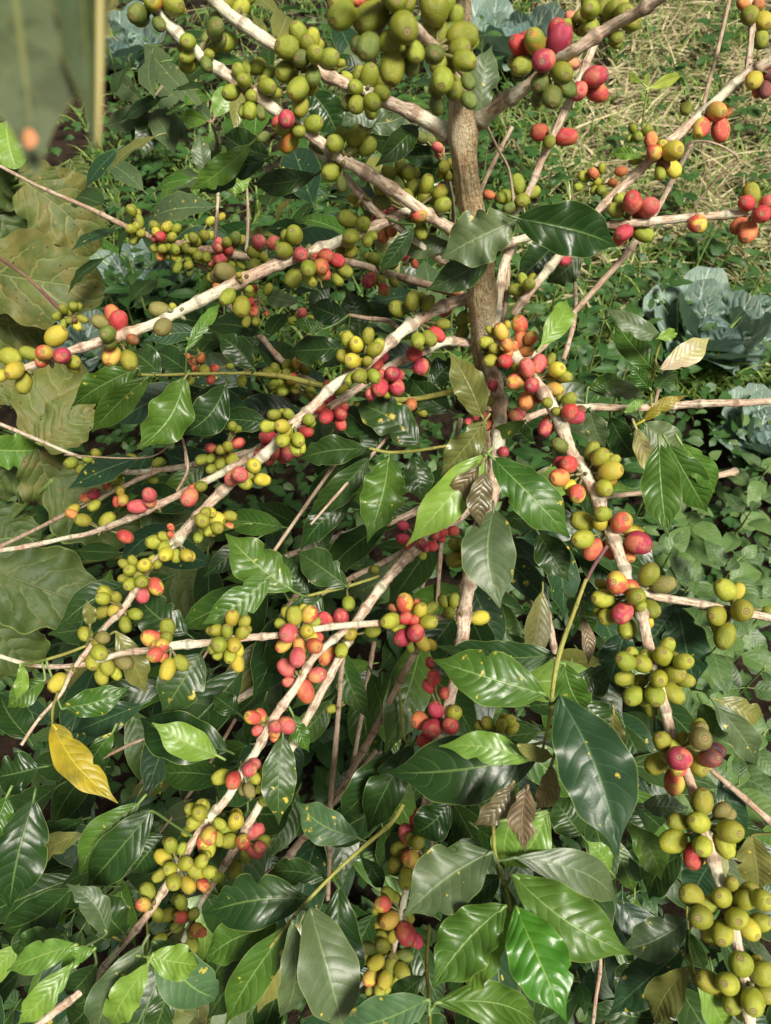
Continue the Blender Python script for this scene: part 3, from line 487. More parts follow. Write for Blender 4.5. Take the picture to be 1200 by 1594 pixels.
VM = {
 'g': berry_mat('berry olive green', (.180, .215, .020), (.245, .265, .028)),
 'd': berry_mat('berry dark green', (.085, .125, .022), (.140, .160, .030)),
 'y': berry_mat('berry yellow green', (.235, .250, .026), (.315, .305, .032)),
 'l': berry_mat('berry yellow', (.38, .34, .035), (.44, .35, .045), (.42, .30, .02), .56, .72),
 'v': berry_mat('berry green blushed orange', (.22, .25, .025), (.34, .30, .03), (.52, .17, .03), .50, .66),
 'o': berry_mat('berry orange', (.50, .22, .060), (.50, .15, .055), (.44, .07, .05), .46, .66),
 'a': berry_mat('berry yellow and red', (.44, .35, .05), (.52, .27, .07), (.52, .085, .06), .36, .54),
 'r': berry_mat('berry orange red', (.48, .095, .060), (.52, .18, .06), (.38, .040, .040), .48, .66),
 'm': berry_mat('berry crimson', (.44, .050, .065), (.36, .028, .042), (.52, .15, .09), .48, .66),
 'p': berry_mat('berry pinkish red', (.54, .13, .11), (.48, .065, .08), (.58, .26, .11), .52, .70),
 'b': berry_mat('berry brown', (.20, .085, .03), (.13, .05, .02), (.30, .10, .03), .5, .65, rough=.45),
 'n': berry_mat('berry dark purple brown', (.10, .035, .035), (.22, .05, .04), (.05, .02, .025), .5, .62, rough=.4),
 'w': berry_mat('berry streaked olive', (.175, .175, .040), (.21, .20, .04), rough=.42, streaks=.75),
}

# ---------------------------------------------------------------- shapes
def leaf_into(mb, p0, p1, w, seed, nrm=None, roll=0.0, fold=None, arch=None, bend=None, wave=None, nu=14, nv=8,
              profile='coffee', rnd=None, petiole=.012, mi=0):
    q = random.Random(seed)
    L = p1 - p0; ln = L.length; l = L / ln
    n = (nrm if nrm is not None else (CAM - (p0 + p1) / 2)).copy()
    n = n - l * n.dot(l)
    if n.length < 1e-5: n = l.orthogonal()
    n.normalize()
    n = Matrix.Rotation(roll, 3, l) @ n
    S = l.cross(n)
    fold = q.uniform(.10, .38) if fold is None else fold
    arch = q.uniform(.02, .11) if arch is None else arch
    bend = q.uniform(-.06, .06) if bend is None else bend
    wave = q.uniform(.05, .14) if wave is None else wave
    nw = q.uniform(2.2, 3.8); ph = [q.uniform(0, 6.28), q.uniform(0, 6.28)]
    tipcurl = q.uniform(-.02, .10); twist = q.uniform(-.45, .45); pe = q.uniform(.70, .92); sk = q.uniform(.86, 1.04)
    rnd = q.random() if rnd is None else rnd
    lob = [q.uniform(0, 6.28) for _ in range(2)]
    bites = [(q.uniform(.2, .9), q.choice((0, 1)), q.uniform(.12, .42), q.uniform(.018, .05)) for _ in range(q.choice((0, 0, 1, 2, 3)))] if nu >= 20 else []
    rows, uvs = [], []
    for i in range(nu + 1):
        u = i / nu
        if profile == 'coffee':
            pr = math.sin(math.pi * (u * .985 + .008) ** sk) ** pe * (1 - .58 * smooth(.70, .95, u))
        elif profile == 'ovate':
            pr = min(1.0, (math.sin(math.pi * min(1, u ** .62))) ** .8 + .02) * (1 - .3 * smooth(.75, 1, u))
        elif profile == 'blade':
            pr = (math.sin(math.pi * (u * .97 + .03) ** .8)) ** .8
        elif profile == 'lobed':
            pr = (math.sin(math.pi * (u * .95 + .04) ** .85)) ** .5
        else:                                   # round
            pr = (math.sin(math.pi * (u * .93 + .03) ** .75)) ** .45
        h = max(w / 2 * pr, .0004)
        c = p0 + L * u + n * (arch * ln * math.sin(math.pi * u) - tipcurl * ln * u ** 4) + S * (bend * ln * math.sin(math.pi * u))
        tw = twist * (u - .4); Su = S * math.cos(tw) + n * math.sin(tw); nu_ = n * math.cos(tw) - S * math.sin(tw)
        row, uv = [], []
        for j in range(nv + 1):
            v = -1 + 2 * j / nv; a = abs(v); sd = 0 if v < 0 else 1
            hh = h
            if profile == 'lobed':
                hh = h * (1 + a ** 2 * (.10 * math.sin(u * 13 + lob[sd]) + .045 * math.sin(u * 31 + lob[sd] * 2)))
            elif profile == 'round':
                hh = h * (1 + a ** 2 * (.05 * math.sin(u * 23 + lob[sd])))
            elif profile == 'coffee':
                hh = h * (1 + a * a * .035 * math.sin(u * 6.28 * nw * 1.1 + ph[sd] + 1.2))
                for ub, us, ua, uw in bites:
                    if us == sd: hh *= 1 - ua * a ** 3 * math.exp(-((u - ub) / uw) ** 2)
            z = a * hh * math.sin(fold) * (1 - .45 * a)
            z += wave * (w / 2) * (a ** 2.2) * math.sin(u * 6.28 * nw + ph[sd]) * math.sin(math.pi * min(1, u * 1.1 + .02))
            row.append(c + Su * (v * hh * math.cos(fold * .8)) + nu_ * z)
            uv.append((u, (v + 1) / 2))
        rows.append(row); uvs.append(uv)
    mb.grid(rows, uvs, rnd, mi=mi)
    if petiole:
        e0 = p0 - l * petiole - n * petiole * .25
        tube_into(mb, [e0, p0 - l * petiole * .3, p0 + l * ln * .06], [.0011, .0011, .0008], 5, rnd, sub=2, uvfix=(.5, .5), mi=mi)

def catmull(pts, sub):
    out = []
    n = len(pts)
    for i in range(n - 1):
        a, b, c, d = pts[max(i - 1, 0)], pts[i], pts[i + 1], pts[min(i + 2, n - 1)]
        for k in range(sub):
            t = k / sub
            out.append(.5 * ((2 * b) + (c - a) * t + (2 * a - 5 * b + 4 * c - d) * t * t + (3 * b - a - 3 * c + d) * t ** 3))
    out.append(pts[-1])
    return out

def tube_into(mb, pts, rad, seg=8, rnd=.5, sub=4, bumpy=0.0, nodes=0.0, seed=0, uvfix=None, cap=True, mi=0):
    q = random.Random(seed)
    P3 = catmull([Vector(p) for p in pts], sub)
    R = [v.x for v in catmull([Vector((r, 0, 0)) for r in rad], sub)]
    prev = None; rows, uvs, rr_ = [], [], []
    dist = 0.0
    node_at = nodes * q.uniform(.3, .9) if nodes else 1e9
    knots = []
    tot = sum((P3[i + 1] - P3[i]).length for i in range(len(P3) - 1))
    while node_at < tot:
        knots.append(node_at); node_at += nodes * q.uniform(.75, 1.25)
    for i, p in enumerate(P3):
        t = (P3[min(i + 1, len(P3) - 1)] - P3[max(i - 1, 0)])
        t = t.normalized() if t.length > 1e-9 else Vector((0, 0, 1))
        if prev is None: a = t.orthogonal().normalized()
        else:
            a = prev - t * prev.dot(t)
            a = a.normalized() if a.length > 1e-6 else t.orthogonal().normalized()
        prev = a; b = t.cross(a)
        if i: dist += (P3[i] - P3[i - 1]).length
        sw = sum(math.exp(-((dist - k) / (R[i] * .7 + 1e-6)) ** 2) for k in knots) if knots else 0
        row, uv = [], []
        for j in range(seg):
            an = 6.28318 * j / seg
            rr = R[i] * (1 + .34 * sw) * (1 + (q.uniform(-bumpy, bumpy) if bumpy else 0))
            row.append(p + (a * math.cos(an) + b * math.sin(an)) * rr)
            uv.append(uvfix if uvfix else (j / seg * (1 if j * 2 <= seg else 1), dist * 2.2))
        rows.append(row); uvs.append(uv); rr_.append(min(1.0, sw * 1.3))
    if cap:
        for k, i in ((0, 0), (-1, -1)):
            cpt = P3[i]
            rr = [cpt + (v - cpt) * .25 for v in rows[i]]
            if k == 0: rows.insert(0, rr); uvs.insert(0, uvs[0]); rr_.insert(0, 0)
            else: rows.append(rr); uvs.append(uvs[-1]); rr_.append(0)
    mb.grid(rows, uvs, rr_ if nodes else rnd, closed=True, mi=mi)
    return P3, R

# ---------------------------------------------------------------- coffee bush
trunk_base = Vector((P(745, 480, .68).x, P(745, 480, .68).y, 0))
bush = empty('coffee_bush', trunk_base)
tag(bush, 'tall coffee bush with bare knobbly branches loaded with green, yellow and red berries', 'coffee bush')

mb = MB()
tp = [(715, -120, .40, 40), (716, -20, .46, 44), (717, 80, .50, 44), (716, 150, .53, 44), (719, 200, .55, 52), (723, 250, .565, 50), (730, 300, .59, 50), (742, 360, .61, 46),
      (747, 420, .645, 52), (750, 480, .68, 50), (755, 540, .72, 50), (757, 620, .77, 44), (757, 720, .85, 40), (752, 850, .98, 34), (742, 1000, 1.23, 28), (735, 1130, 1.56, 24)]
tpts = [P(x, y, d) for x, y, d, w in tp]; trad = [w * d / F / 2 * .77 for x, y, d, w in tp]
# fissured surface: ridges run along the trunk
P3 = catmull(tpts, 10); R = [v.x for v in catmull([Vector((r, 0, 0)) for r in trad], 10)]
seg = 40; rows, uvs = [], []; prev = None; dist = 0
q = random.Random(4); ridge = [q.uniform(-1, 1) for _ in range(seg)]
KN = [(P(x, y, d), a, s_) for x, y, d, a, s_ in ((700, 208, .56, 3.3, .5), (738, 205, .56, .2, .5), (735, 305, .60, 1.5, .3), (745, 385, .63, 4, .3), (752, 460, .67, 3, .35), (757, 535, .71, 3.6, .35), (718, 95, .50, 2, .25))]
def kn(p, an): return sum(s_ * math.exp(-((p - c).length / .011) ** 2) * (.6 + .4 * math.cos(an - a)) for c, a, s_ in KN)
for i, p in enumerate(P3):
    t = (P3[min(i + 1, len(P3) - 1)] - P3[max(i - 1, 0)]).normalized()
    a = t.orthogonal().normalized() if prev is None else (prev - t * prev.dot(t)).normalized()
    prev = a; b = t.cross(a)
    if i: dist += (P3[i] - P3[i - 1]).length
    ridge = [.93 * r_ + q.uniform(-.28, .28) for r_ in ridge]
    row, uv = [], []
    for j in range(seg):
        an = 6.28318 * j / seg
        rr = R[i] * (1 + kn(p, an) + .085 * ridge[j] + .05 * math.sin(2 * an + dist * 20) + .03 * math.sin(3 * an - dist * 35))
        row.append(p + (a * math.cos(an) + b * math.sin(an)) * rr); uv.append((j / seg * 2, dist * 1.6))
    rows.append(row); uvs.append(uv)
mb.grid(rows, uvs, .5, closed=True)
trunk = mb.build('trunk', BM['trunk'], bush)

branch_obj, branch_path = {}, {}
for k, (skin, pts) in BR.items():
    mb = MB()
    w3 = [P(x, y, d) for x, y, d, w in pts]
    rad = [w * d / F / 2 * (.87 if skin in ('bark', 'thin') else .72) for x, y, d, w in pts]
    thick = max(rad)
    P3_, R_ = tube_into(mb, w3, rad, seg=12 if thick > .0035 else 8, sub=10, bumpy=.085 if skin in ('bark', 'thin') else .03,
                        nodes=.030 if skin in ('bark', 'thin') else .035, seed=hash(k) % 1000 if False else sum(map(ord, k)))
    nm = {'bark': 'branch', 'thin': 'twig', 'green': 'green_shoot', 'purple': 'green_shoot'}[skin]
    o = mb.build(nm, BM[skin], bush, origin=w3[len(w3) // 2])
    if skin == 'purple': o['label'] = 'purple brown young shoot'
    branch_obj[k] = o
    branch_path[k] = list(zip(P3_, R_))

tq = random.Random(31)
for k in range(14):
    x, y = tq.uniform(240, 960), tq.uniform(520, 1480)
    d0 = tq.uniform(.74, .95); a = math.atan2(y - 430, x - 750) + tq.uniform(-.25, .25); ln = tq.uniform(220, 420)
    x1, y1 = x + math.cos(a) * ln, y + math.sin(a) * ln
    if x1 < 190: continue
    mb = MB(); wd = tq.uniform(5, 9)
    tube_into(mb, [P(x, y, d0), P((x + x1) / 2 + tq.uniform(-8, 8), (y + y1) / 2 + tq.uniform(-8, 8), d0 - .01), P(x1, y1, d0 - tq.uniform(0, .06))], [wd * d0 / F / 2, wd * d0 / F / 2, wd * d0 / F / 3.2], 7, .5, sub=12, bumpy=.08, nodes=.035, seed=k)
    mb.build('twig', BM['thin'], bush, origin=P(x, y, d0))

def proj(p):
    d = (p - CAM).dot(FWD)
    return 600 + (p - CAM).dot(RIGHT) / d * F, 797 - (p - CAM).dot(UP) / d * F, d

# berry meshes: unit berry along +z, free end with a calyx ring
def berry_mesh(seed):
    q = random.Random(seed)
    me = bpy.data.meshes.new('berry')
    NS, NR = 20, 16; vs, fs = [], []
    sq = q.uniform(.93, 1.0); lng = q.uniform(1.12, 1.26); lp = [q.uniform(0, 6.28) for _ in range(4)]; dz = q.uniform(-.05, .05)
    for i in range(1, NR):
        th = math.pi * i / NR
        for j in range(NS):
            an = 2 * math.pi * j / NS
            s_, c_ = math.sin(th), math.cos(th)
            r = .95 * (s_ ** .93) * (1 + dz * c_) * (1 + .02 * math.sin(2 * an + lp[0]) + .018 * math.sin(3 * an + lp[1]) * s_ + .02 * math.sin(an + lp[2] + 3 * c_))
            z = lng * c_
            if c_ > 0 and r < .34: z -= .06 * (1 - r / .34)            # flattened end
            vs.append((r * math.cos(an), r * math.sin(an) * sq, z))
    top = len(vs); vs.append((0, 0, lng * .93)); bot = len(vs); vs.append((0, 0, -lng * .98))
    for i in range(NR - 2):
        for j in range(NS):
            k = (j + 1) % NS
            fs.append((i * NS + j, (i + 1) * NS + j, (i + 1) * NS + k, i * NS + k))
    for j in range(NS):
        k = (j + 1) % NS
        fs.append((top, j, k)); fs.append((bot, (NR - 2) * NS + k, (NR - 2) * NS + j))
    me.from_pydata(vs, [], fs)
    me.polygons.foreach_set('use_smooth', [True] * len(me.polygons))
    me.materials.append(VM['g'])
    return me
BMESH = [berry_mesh(i) for i in range(10)]

n_ber = 0
for ci, (bk, ox, oy, sc, node, dd, spec) in enumerate(BC):
    nx, ny = ox + node[0] / sc, oy + node[1] / sc
    # the node sits on the branch where it passes closest to the measured point
    best = min(branch_path[bk], key=lambda pr: (proj(pr[0])[0] - nx) ** 2 + (proj(pr[0])[1] - ny) ** 2)
    bp, br = best
    bx_, by_, bd = proj(bp)
    far = math.hypot(bx_ - nx, by_ - ny)
    d0 = dd if dd else bd
    node_p = bp if far < 45 else P(nx, ny, d0)
    if not dd: dref = bd
    else: dref = dd
    if dd and abs(dd - bd) > .03: node_p = P(nx, ny, dd) if far > 20 else bp
    q = random.Random(ci * 13 + 5)
    bl = []
    for s_ in spec.split(';'):
        a = s_.split(',')
        bl.append((ox + float(a[0]) / sc, oy + float(a[1]) / sc, float(a[2]) / sc, a[3]))
    if len(bl) >= 5:                          # the far side of the whorl
        for x, y, r, c in list(bl):
            if q.random() < .34:
                a_ = q.uniform(0, 6.28)
                bl.append((x + math.cos(a_) * r * .9 + (nx - x) * .15, y + math.sin(a_) * r * .9 + (ny - y) * .15, r * .80 + q.uniform(-.01, .01), c))
    bl.sort(key=lambda b: b[2] + q.uniform(-.8, .8))
    placed = []
    obst = [(pp, rr) for pp, rr in branch_path[bk] if (pp - node_p).length < .09] if abs(dref - bd) < .05 else []
    for x, y, r, c in bl:
        sd = math.hypot(x - nx, y - ny) / max(r, 1)
        z = dref + (.006 if sd > 1.6 else .003)
        for it in range(90):
            p = P(x, y, z); R0 = r * z / F
            hit = any((p - pp).length < (R0 + pr) * .90 for pp, pr in placed) or any((p - pp).length < R0 * .8 + rr for pp, rr in obst)
            if not hit: break
            z -= .0012
        placed.append((p, R0))
        bl[bl.index((x, y, r, c))] = (x, y, r, c, p, R0)
    cen = sum((b[4] for b in bl), Vector()) / len(bl)
    if (cen - node_p).length > .028: node_p = cen + FWD * .006
    # the cluster itself: scaly node and the short stalks
    mb = MB()
    for k in range(5):
        v = Vector((q.uniform(-1, 1), q.uniform(-1, 1), q.uniform(-1, 1))).normalized()
        tube_into(mb, [node_p + v * br * .4, node_p + v * (br + .0022), node_p + v * (br + .0045)], [.0013, .0017, .0005], 5, q.random(), sub=2)
    for x, y, r, c, p, R0 in bl:
        dv = (p - node_p)
        start = node_p
        out = dv.normalized() if dv.length > 1e-5 else -FWD
        toward = (CAM - p).normalized()
        axis = (out * 1.0 + toward * q.uniform(.35, 1.25) + Vector((0, 0, -.12)) + Vector((q.uniform(-1, 1), q.uniform(-1, 1), q.uniform(-1, 1))) * .30).normalized()
        backp = p - axis * R0 * .95
        m_ = (start + backp) / 2 - axis * R0 * .25
        tube_into(mb, [start, m_, backp], [.0011, .0009, .0014], 5, q.random(), sub=3)
        bl[bl.index((x, y, r, c, p, R0))] = (p, R0, c, axis)
    co = mb.build('berry_cluster', BM['stalk'], bush, origin=node_p)
    co_w = node_p
    for p, R0, c, axis in bl:
        o = bpy.data.objects.new('berry', BMESH[q.randrange(10)]); col.objects.link(o)
        o.parent = co; o.location = p - co_w
        o.rotation_mode = 'QUATERNION'
        rq = axis.to_track_quat('Z', 'Y')
        o.rotation_quaternion = rq @ Matrix.Rotation(q.uniform(0, 6.28), 3, 'Z').to_quaternion()
        e = q.uniform(.95, 1.03); o.scale = (R0 * e, R0 * e * q.uniform(.93, 1.0), R0 * q.uniform(1.0, 1.09))
        o.material_slots[0].link = 'OBJECT'; o.material_slots[0].material = VM[c]
        n_ber += 1

# leaves on their twigs
n_leaf = 0
for bk, spec in LV:
    par = branch_obj[bk]
    for s_ in spec.split(';'):
        a = s_.split(',')
        bx, by, tx, ty, w, d = map(float, a[:6]); c = a[6]
        q = random.Random(n_leaf * 7 + 3)
        dd = float(a[7]) if len(a) > 7 else q.uniform(-.012, .03)
        p0, p1 = P(bx, by, d), P(tx, ty, d + dd)
        n_leaf += 1
        mb = MB()
        ww = w * d / F * .97
        roll = q.uniform(-.30, .30)
        big = w > 60
        pn = min((pp for pp, rr in branch_path[bk]), key=lambda v: (v - p0).length)
        if (pn - p0).length < .05:
            lv = (p1 - p0)
            m0 = (pn + p0) / 2 + Vector((0, 0, -.002))
            tube_into(mb, [pn, m0, p0, p0 + lv * .10], [.0012, .0010, .0011, .0008], 6, .5, sub=4, uvfix=(.5, .5))
            pet = 0
        else: pet = .008
        leaf_into(mb, p0, p1, ww, n_leaf, petiole=pet, roll=roll, nu=36 if big or c == 'Y' else 22, nv=10 if big else 8,
                  arch=q.uniform(.03, .15), bend=q.uniform(-.09, .09), wave=q.uniform(.10, .32) * (1.1 if c in 'VGBOL' else .8))
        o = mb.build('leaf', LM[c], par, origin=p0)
        lab = {'Y': 'large yellow dying leaf with brown specks', 'B': 'glossy bronze young leaf', 'C': 'cream coloured withered leaf', 'O': 'olive brown leaf', 'Z': 'lime green new leaf', 'V': 'bright glossy green leaf'}.get(c)
        if lab: o['label'] = lab

# the inner foliage of the bush, a mass behind the berries
def inside(poly, x, y):
    c = False; j = len(poly) - 1
    for i in range(len(poly)):
        xi, yi = poly[i]; xj, yj = poly[j]
        if (yi > y) != (yj > y) and x < (xj - xi) * (y - yi) / (yj - yi) + xi: c = not c
        j = i
    return c
POLY = [(420, 210), (690, 250), (700, 560), (900, 660), (960, 880), (1020, 1150), (1200, 1280), (1260, 1640), (-60, 1640), (-60, 1180), (60, 1080), (190, 900), (170, 640), (330, 450)]
mb = MB(); q = random.Random(21); n = 0
while n < 480:
    x, y = q.uniform(-60, 1260), q.uniform(200, 1640)
    if not inside(POLY, x, y): continue
    d = q.uniform(.80, 1.12) if y < 900 else q.uniform(.74, 1.05)
    if y > 1150: d = q.uniform(.70, 1.05)
    p0 = P(x, y, d)
    out = Vector((p0.x - trunk_base.x, p0.y - trunk_base.y, 0)); out = out.normalized() if out.length > .01 else Vector((1, 0, 0))
    dirv = (out * .8 + Vector((q.uniform(-1, 1), q.uniform(-1, 1), 0)) * .9 + Vector((0, 0, q.uniform(-.7, .1)))).normalized()
    ln = q.uniform(.06, .115)
    nn = Vector((q.uniform(-.5, .5), q.uniform(-.6, .3), 1)) + (CAM - p0).normalized() * .3
    cidx = q.choices((0, 1, 2, 3, 4, 5), (7, 3, 2, .3, .7, 1.2 if x < 330 and y > 1150 else .15))[0]
    leaf_into(mb, p0, p0 + dirv * ln, ln * q.uniform(.36, .46), n + 5000, nrm=nn, nu=8, nv=4, petiole=.01, mi=cidx)
    n += 1
for k in range(95):
    x, y = q.uniform(160, 700), q.uniform(-30, 470)
    if x > 560 and y < 60: continue
    d = q.uniform(.95, 1.4)
    p0 = P(x, y, d); a = q.uniform(0, 6.28); ln = q.uniform(.06, .11)
    dv = Vector((math.cos(a), math.sin(a), q.uniform(-.6, .3))).normalized()
    leaf_into(mb, p0, p0 + dv * ln, ln * q.uniform(.34, .46), k + 7000, nrm=Vector((q.uniform(-.6, .6), q.uniform(-.7, .3), 1)), nu=9, nv=4, petiole=.012, mi=q.choice((0, 0, 0, 1, 2, 2, 3, 4)))
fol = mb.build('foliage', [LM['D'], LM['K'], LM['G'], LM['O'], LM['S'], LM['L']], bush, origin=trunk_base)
tag(fol, 'dense dark green leaves deep inside the coffee bush', kind='stuff')

# ---------------------------------------------------------------- the leaf hanging in front of the lens
nr = P(60, 60, .13)
near = empty('hanging_leaf', nr)
tag(near, 'big blurred green leaf with an orange rust spot hanging close to the lens', 'leaf')
mb = MB(); leaf_into(mb, P(-40, -330, .135), P(52, 262, .125), 300 * .13 / F, 901, roll=.1, nu=30, nv=20, fold=.12, arch=.02, bend=-.02, wave=.03, petiole=0)
blade = mb.build('leaf_blade', LM['M'], near, origin=nr)
mb = MB(); leaf_into(mb, P(112, -260, .13), P(149, 234, .124), 92 * .13 / F, 902, roll=.5, nu=30, nv=10, fold=.3, arch=.01, bend=.0, wave=.02, petiole=0)
mb.build('folded_blade', LM['M'], near, origin=nr)
mb = MB(); tube_into(mb, [P(158, -200, .121), P(156, 0, .121), P(155, 130, .1215), P(153, 226, .1225)], [.0004, .0005, .0005, .0003], 8)  # added strip whose bright colour paints the light along the leaf margin
s = NT('painted lit leaf edge'); mm = s.done(s.bsdf((.36, .31, .12), .7))
mb.build('lit_leaf_edge', mm, near, origin=nr)
# rust spot
mb = MB(); rows = []; uvs = []
c0 = P(45, 214, .1215); q = random.Random(3)
ux, uy = RIGHT, UP
for i, rr in enumerate((.0001, .0007, .0011, .0014)):
    rows.append([c0 + (ux * math.cos(a * .5236) * .8 + uy * math.sin(a * .5236) * 1.15) * rr * q.uniform(.85, 1.15) + FWD * .00012 * i for a in range(12)]); uvs.append([(0, 0)] * 12)
mb.grid(rows, uvs, .5, closed=True)
s = NT('rust spot'); mm = s.done(s.bsdf((.42, .17, .07), .8))
mb.build('rust_spot', mm, near, origin=nr)

# ---------------------------------------------------------------- ground
s = NT('dark soil'); geo = s.n('NewGeometry'); pos = geo.outputs['Position']
n1 = s.noise(pos, 4, 6, .7); n2 = s.noise(pos, 45, 6, .7); n3 = s.noise(pos, 1.3, 3)
c = s.mix(s.ramp(n2, .3, .7), (.012, .008, .005), (.045, .030, .018))
c = s.mix(s.math('MULTIPLY', s.ramp(n3, .45, .6), .6), c, (.035, .020, .012))
soil = s.done(s.bsdf(c, .9, s.bump(s.math('ADD', n2, s.math('MULTIPLY', n1, 2)), .03, 1), .2))
mb = MB(); N = 90; rows, uvs = [], []
q = random.Random(2)
def hgt(x, y):
    return .02 * math.sin(x * 5.1 + 1) * math.sin(y * 4.3) + .012 * math.sin(x * 13 + y * 9) + .008 * math.sin(x * 29 - y * 23)
for i in range(N + 1):
    y = -3 + 12 * i / N
    rows.append([Vector((-6 + 12 * j / N, y, hgt(-6 + 12 * j / N, y) - .02)) for j in range(N + 1)]); uvs.append([(j / N, i / N) for j in range(N + 1)])
mb.grid(rows, uvs)
tag(mb.build('ground', soil), kind='structure')
mb = MB()
mb.grid([[Vector((x, y, -.06)) for x in (-300, 300)] for y in (-300, 300)], [[(0, 0), (1, 0)], [(0, 1), (1, 1)]])
tag(mb.build('terrain', soil), kind='structure')

# straw and grass
def flat_mat(name, a, b, rough=.7, trans=.2):
    s = NT(name)
    rn = s.n('UVMap'); rn.uv_map = 'rnd'; rs = s.n('SeparateXYZ'); s.set(rs.inputs[0], rn.outputs[0])
    geo = s.n('NewGeometry'); n = s.noise(geo.outputs['Position'], 60, 3)
    c = s.mix(rs.outputs[0], a, b); c = s.mix(s.math('MULTIPLY', s.ramp(n, .4, .7), .4), c, tuple(q_ * .5 for q_ in a))
    p = s.bsdf(c, rough, None, .3)
    tr = s.n('BsdfTranslucent'); s.set(tr.inputs[0], c); mx = s.n('MixShader'); mx.inputs[0].default_value = trans
    s.t.links.new(p, mx.inputs[1]); s.t.links.new(tr.outputs[0], mx.inputs[2])
    return s.done(mx.outputs[0])
STRAW = flat_mat('dry straw', (.15, .125, .055), (.62, .55, .33))
GRASS = flat_mat('green grass', (.10, .20, .03), (.26, .36, .08), .5, .3)
STEM = flat_mat('weed stem', (.12, .20, .05), (.25, .30, .09), .5, .1)

def blade_into(mb, p, dirv, ln, w, q, lift=.2, droop=.5, segs=4):
    side = dirv.cross(Vector((0, 0, 1))).normalized(); rnd = q.random(); rows, uvs = [], []
    tw = q.uniform(-1, 1); bend = q.uniform(-.3, .3)
    for i in range(segs + 1):
        u = i / segs
        c = p + dirv * ln * u + Vector((0, 0, 1)) * ln * (lift * u - droop * u * u) + side * bend * ln * u * u
        ww = w * (1 - u ** 2 * .85) / 2
        sd = (side * math.cos(tw * u) + Vector((0, 0, 1)) * math.sin(tw * u))
        rows.append([c - sd * ww, c + sd * ww]); uvs.append([(u, 0), (u, 1)])
    mb.grid(rows, uvs, rnd)

q = random.Random(11)
mb = MB()
STR = [(830, -20), (1230, -40), (1230, 470), (1130, 440), (1000, 400), (930, 330), (860, 260), (850, 120)]
k = 0
while k < 5200:
    x, y = q.uniform(780, 1260), q.uniform(-60, 560)
    if not inside(STR, x, y) and q.random() > .16: continue
    if math.sin(x * .031 + y * .017) + math.sin(y * .045 - x * .02) + q.uniform(-.9, .9) < -.5: continue
    g = ground_at(x, y); a = q.gauss(.2, 1.1)
    blade_into(mb, g + Vector((0, 0, q.uniform(.0, .05))), Vector((math.cos(a), math.sin(a), 0)), q.uniform(.06, .28), q.uniform(.0025, .0095), q, q.uniform(-.05, .35), q.uniform(.0, .28))
    k += 1
for _ in range(700):
    x, y = q.uniform(150, 800), q.uniform(-60, 200)
    g = ground_at(x, y); a = q.uniform(0, 6.28)
    blade_into(mb, g + Vector((0, 0, q.uniform(.0, .04))), Vector((math.cos(a), math.sin(a), 0)), q.uniform(.05, .2), q.uniform(.0015, .004), q, q.uniform(-.05, .25), q.uniform(.0, .2))
tag(mb.build('dry_straw', STRAW), 'dry yellow straw and hay lying over the bare soil', 'straw', kind='stuff')
mb = MB()
k = 0
while k < 1900:
    x, y = q.uniform(120, 1260), q.uniform(-80, 620)
    if x < 800 and q.random() < .6: continue
    g = ground_at(x, y); k += 1
    for _ in range(q.randint(4, 9)):
        a = q.uniform(0, 6.28)
        blade_into(mb, g + Vector((q.uniform(-.02, .02), q.uniform(-.02, .02), 0)), Vector((math.cos(a), math.sin(a), 0)) * .6, q.uniform(.06, .2), q.uniform(.003, .008), q, q.uniform(.6, 1.3), q.uniform(.3, 1.0), 5)
tag(mb.build('grass', GRASS), 'tufts of green grass growing through the straw and soil', 'grass', kind='stuff')

# low ground cover of small leaved weeds
mb = MB(); k = 0
while k < 9000:
    x, y = q.uniform(-40, 1260), q.uniform(-60, 1650)
    dens = 1.0
    if x > 850 and y < 420: dens = .18
    if y > 1000: dens = .35
    if x < 160: dens = .5
    if q.random() > dens: continue
    g = ground_at(x, y) + Vector((0, 0, q.uniform(.01, .13))); k += 1
    a = q.uniform(0, 6.28); ln = q.uniform(.018, .048)
    d_ = Vector((math.cos(a), math.sin(a), q.uniform(-.3, .5))).normalized()
    leaf_into(mb, g, g + d_ * ln, ln * q.uniform(.45, .7), k + 9000, nrm=Vector((q.uniform(-.5, .5), q.uniform(-.6, .4), 1)), nu=4, nv=2, profile='ovate', petiole=0, mi=0 if q.random() < .75 else 1)
tag(mb.build('ground_cover', [LM['X'], LM['W']]), 'low carpet of small leaved green weeds on the dark soil', 'ground cover', kind='stuff')

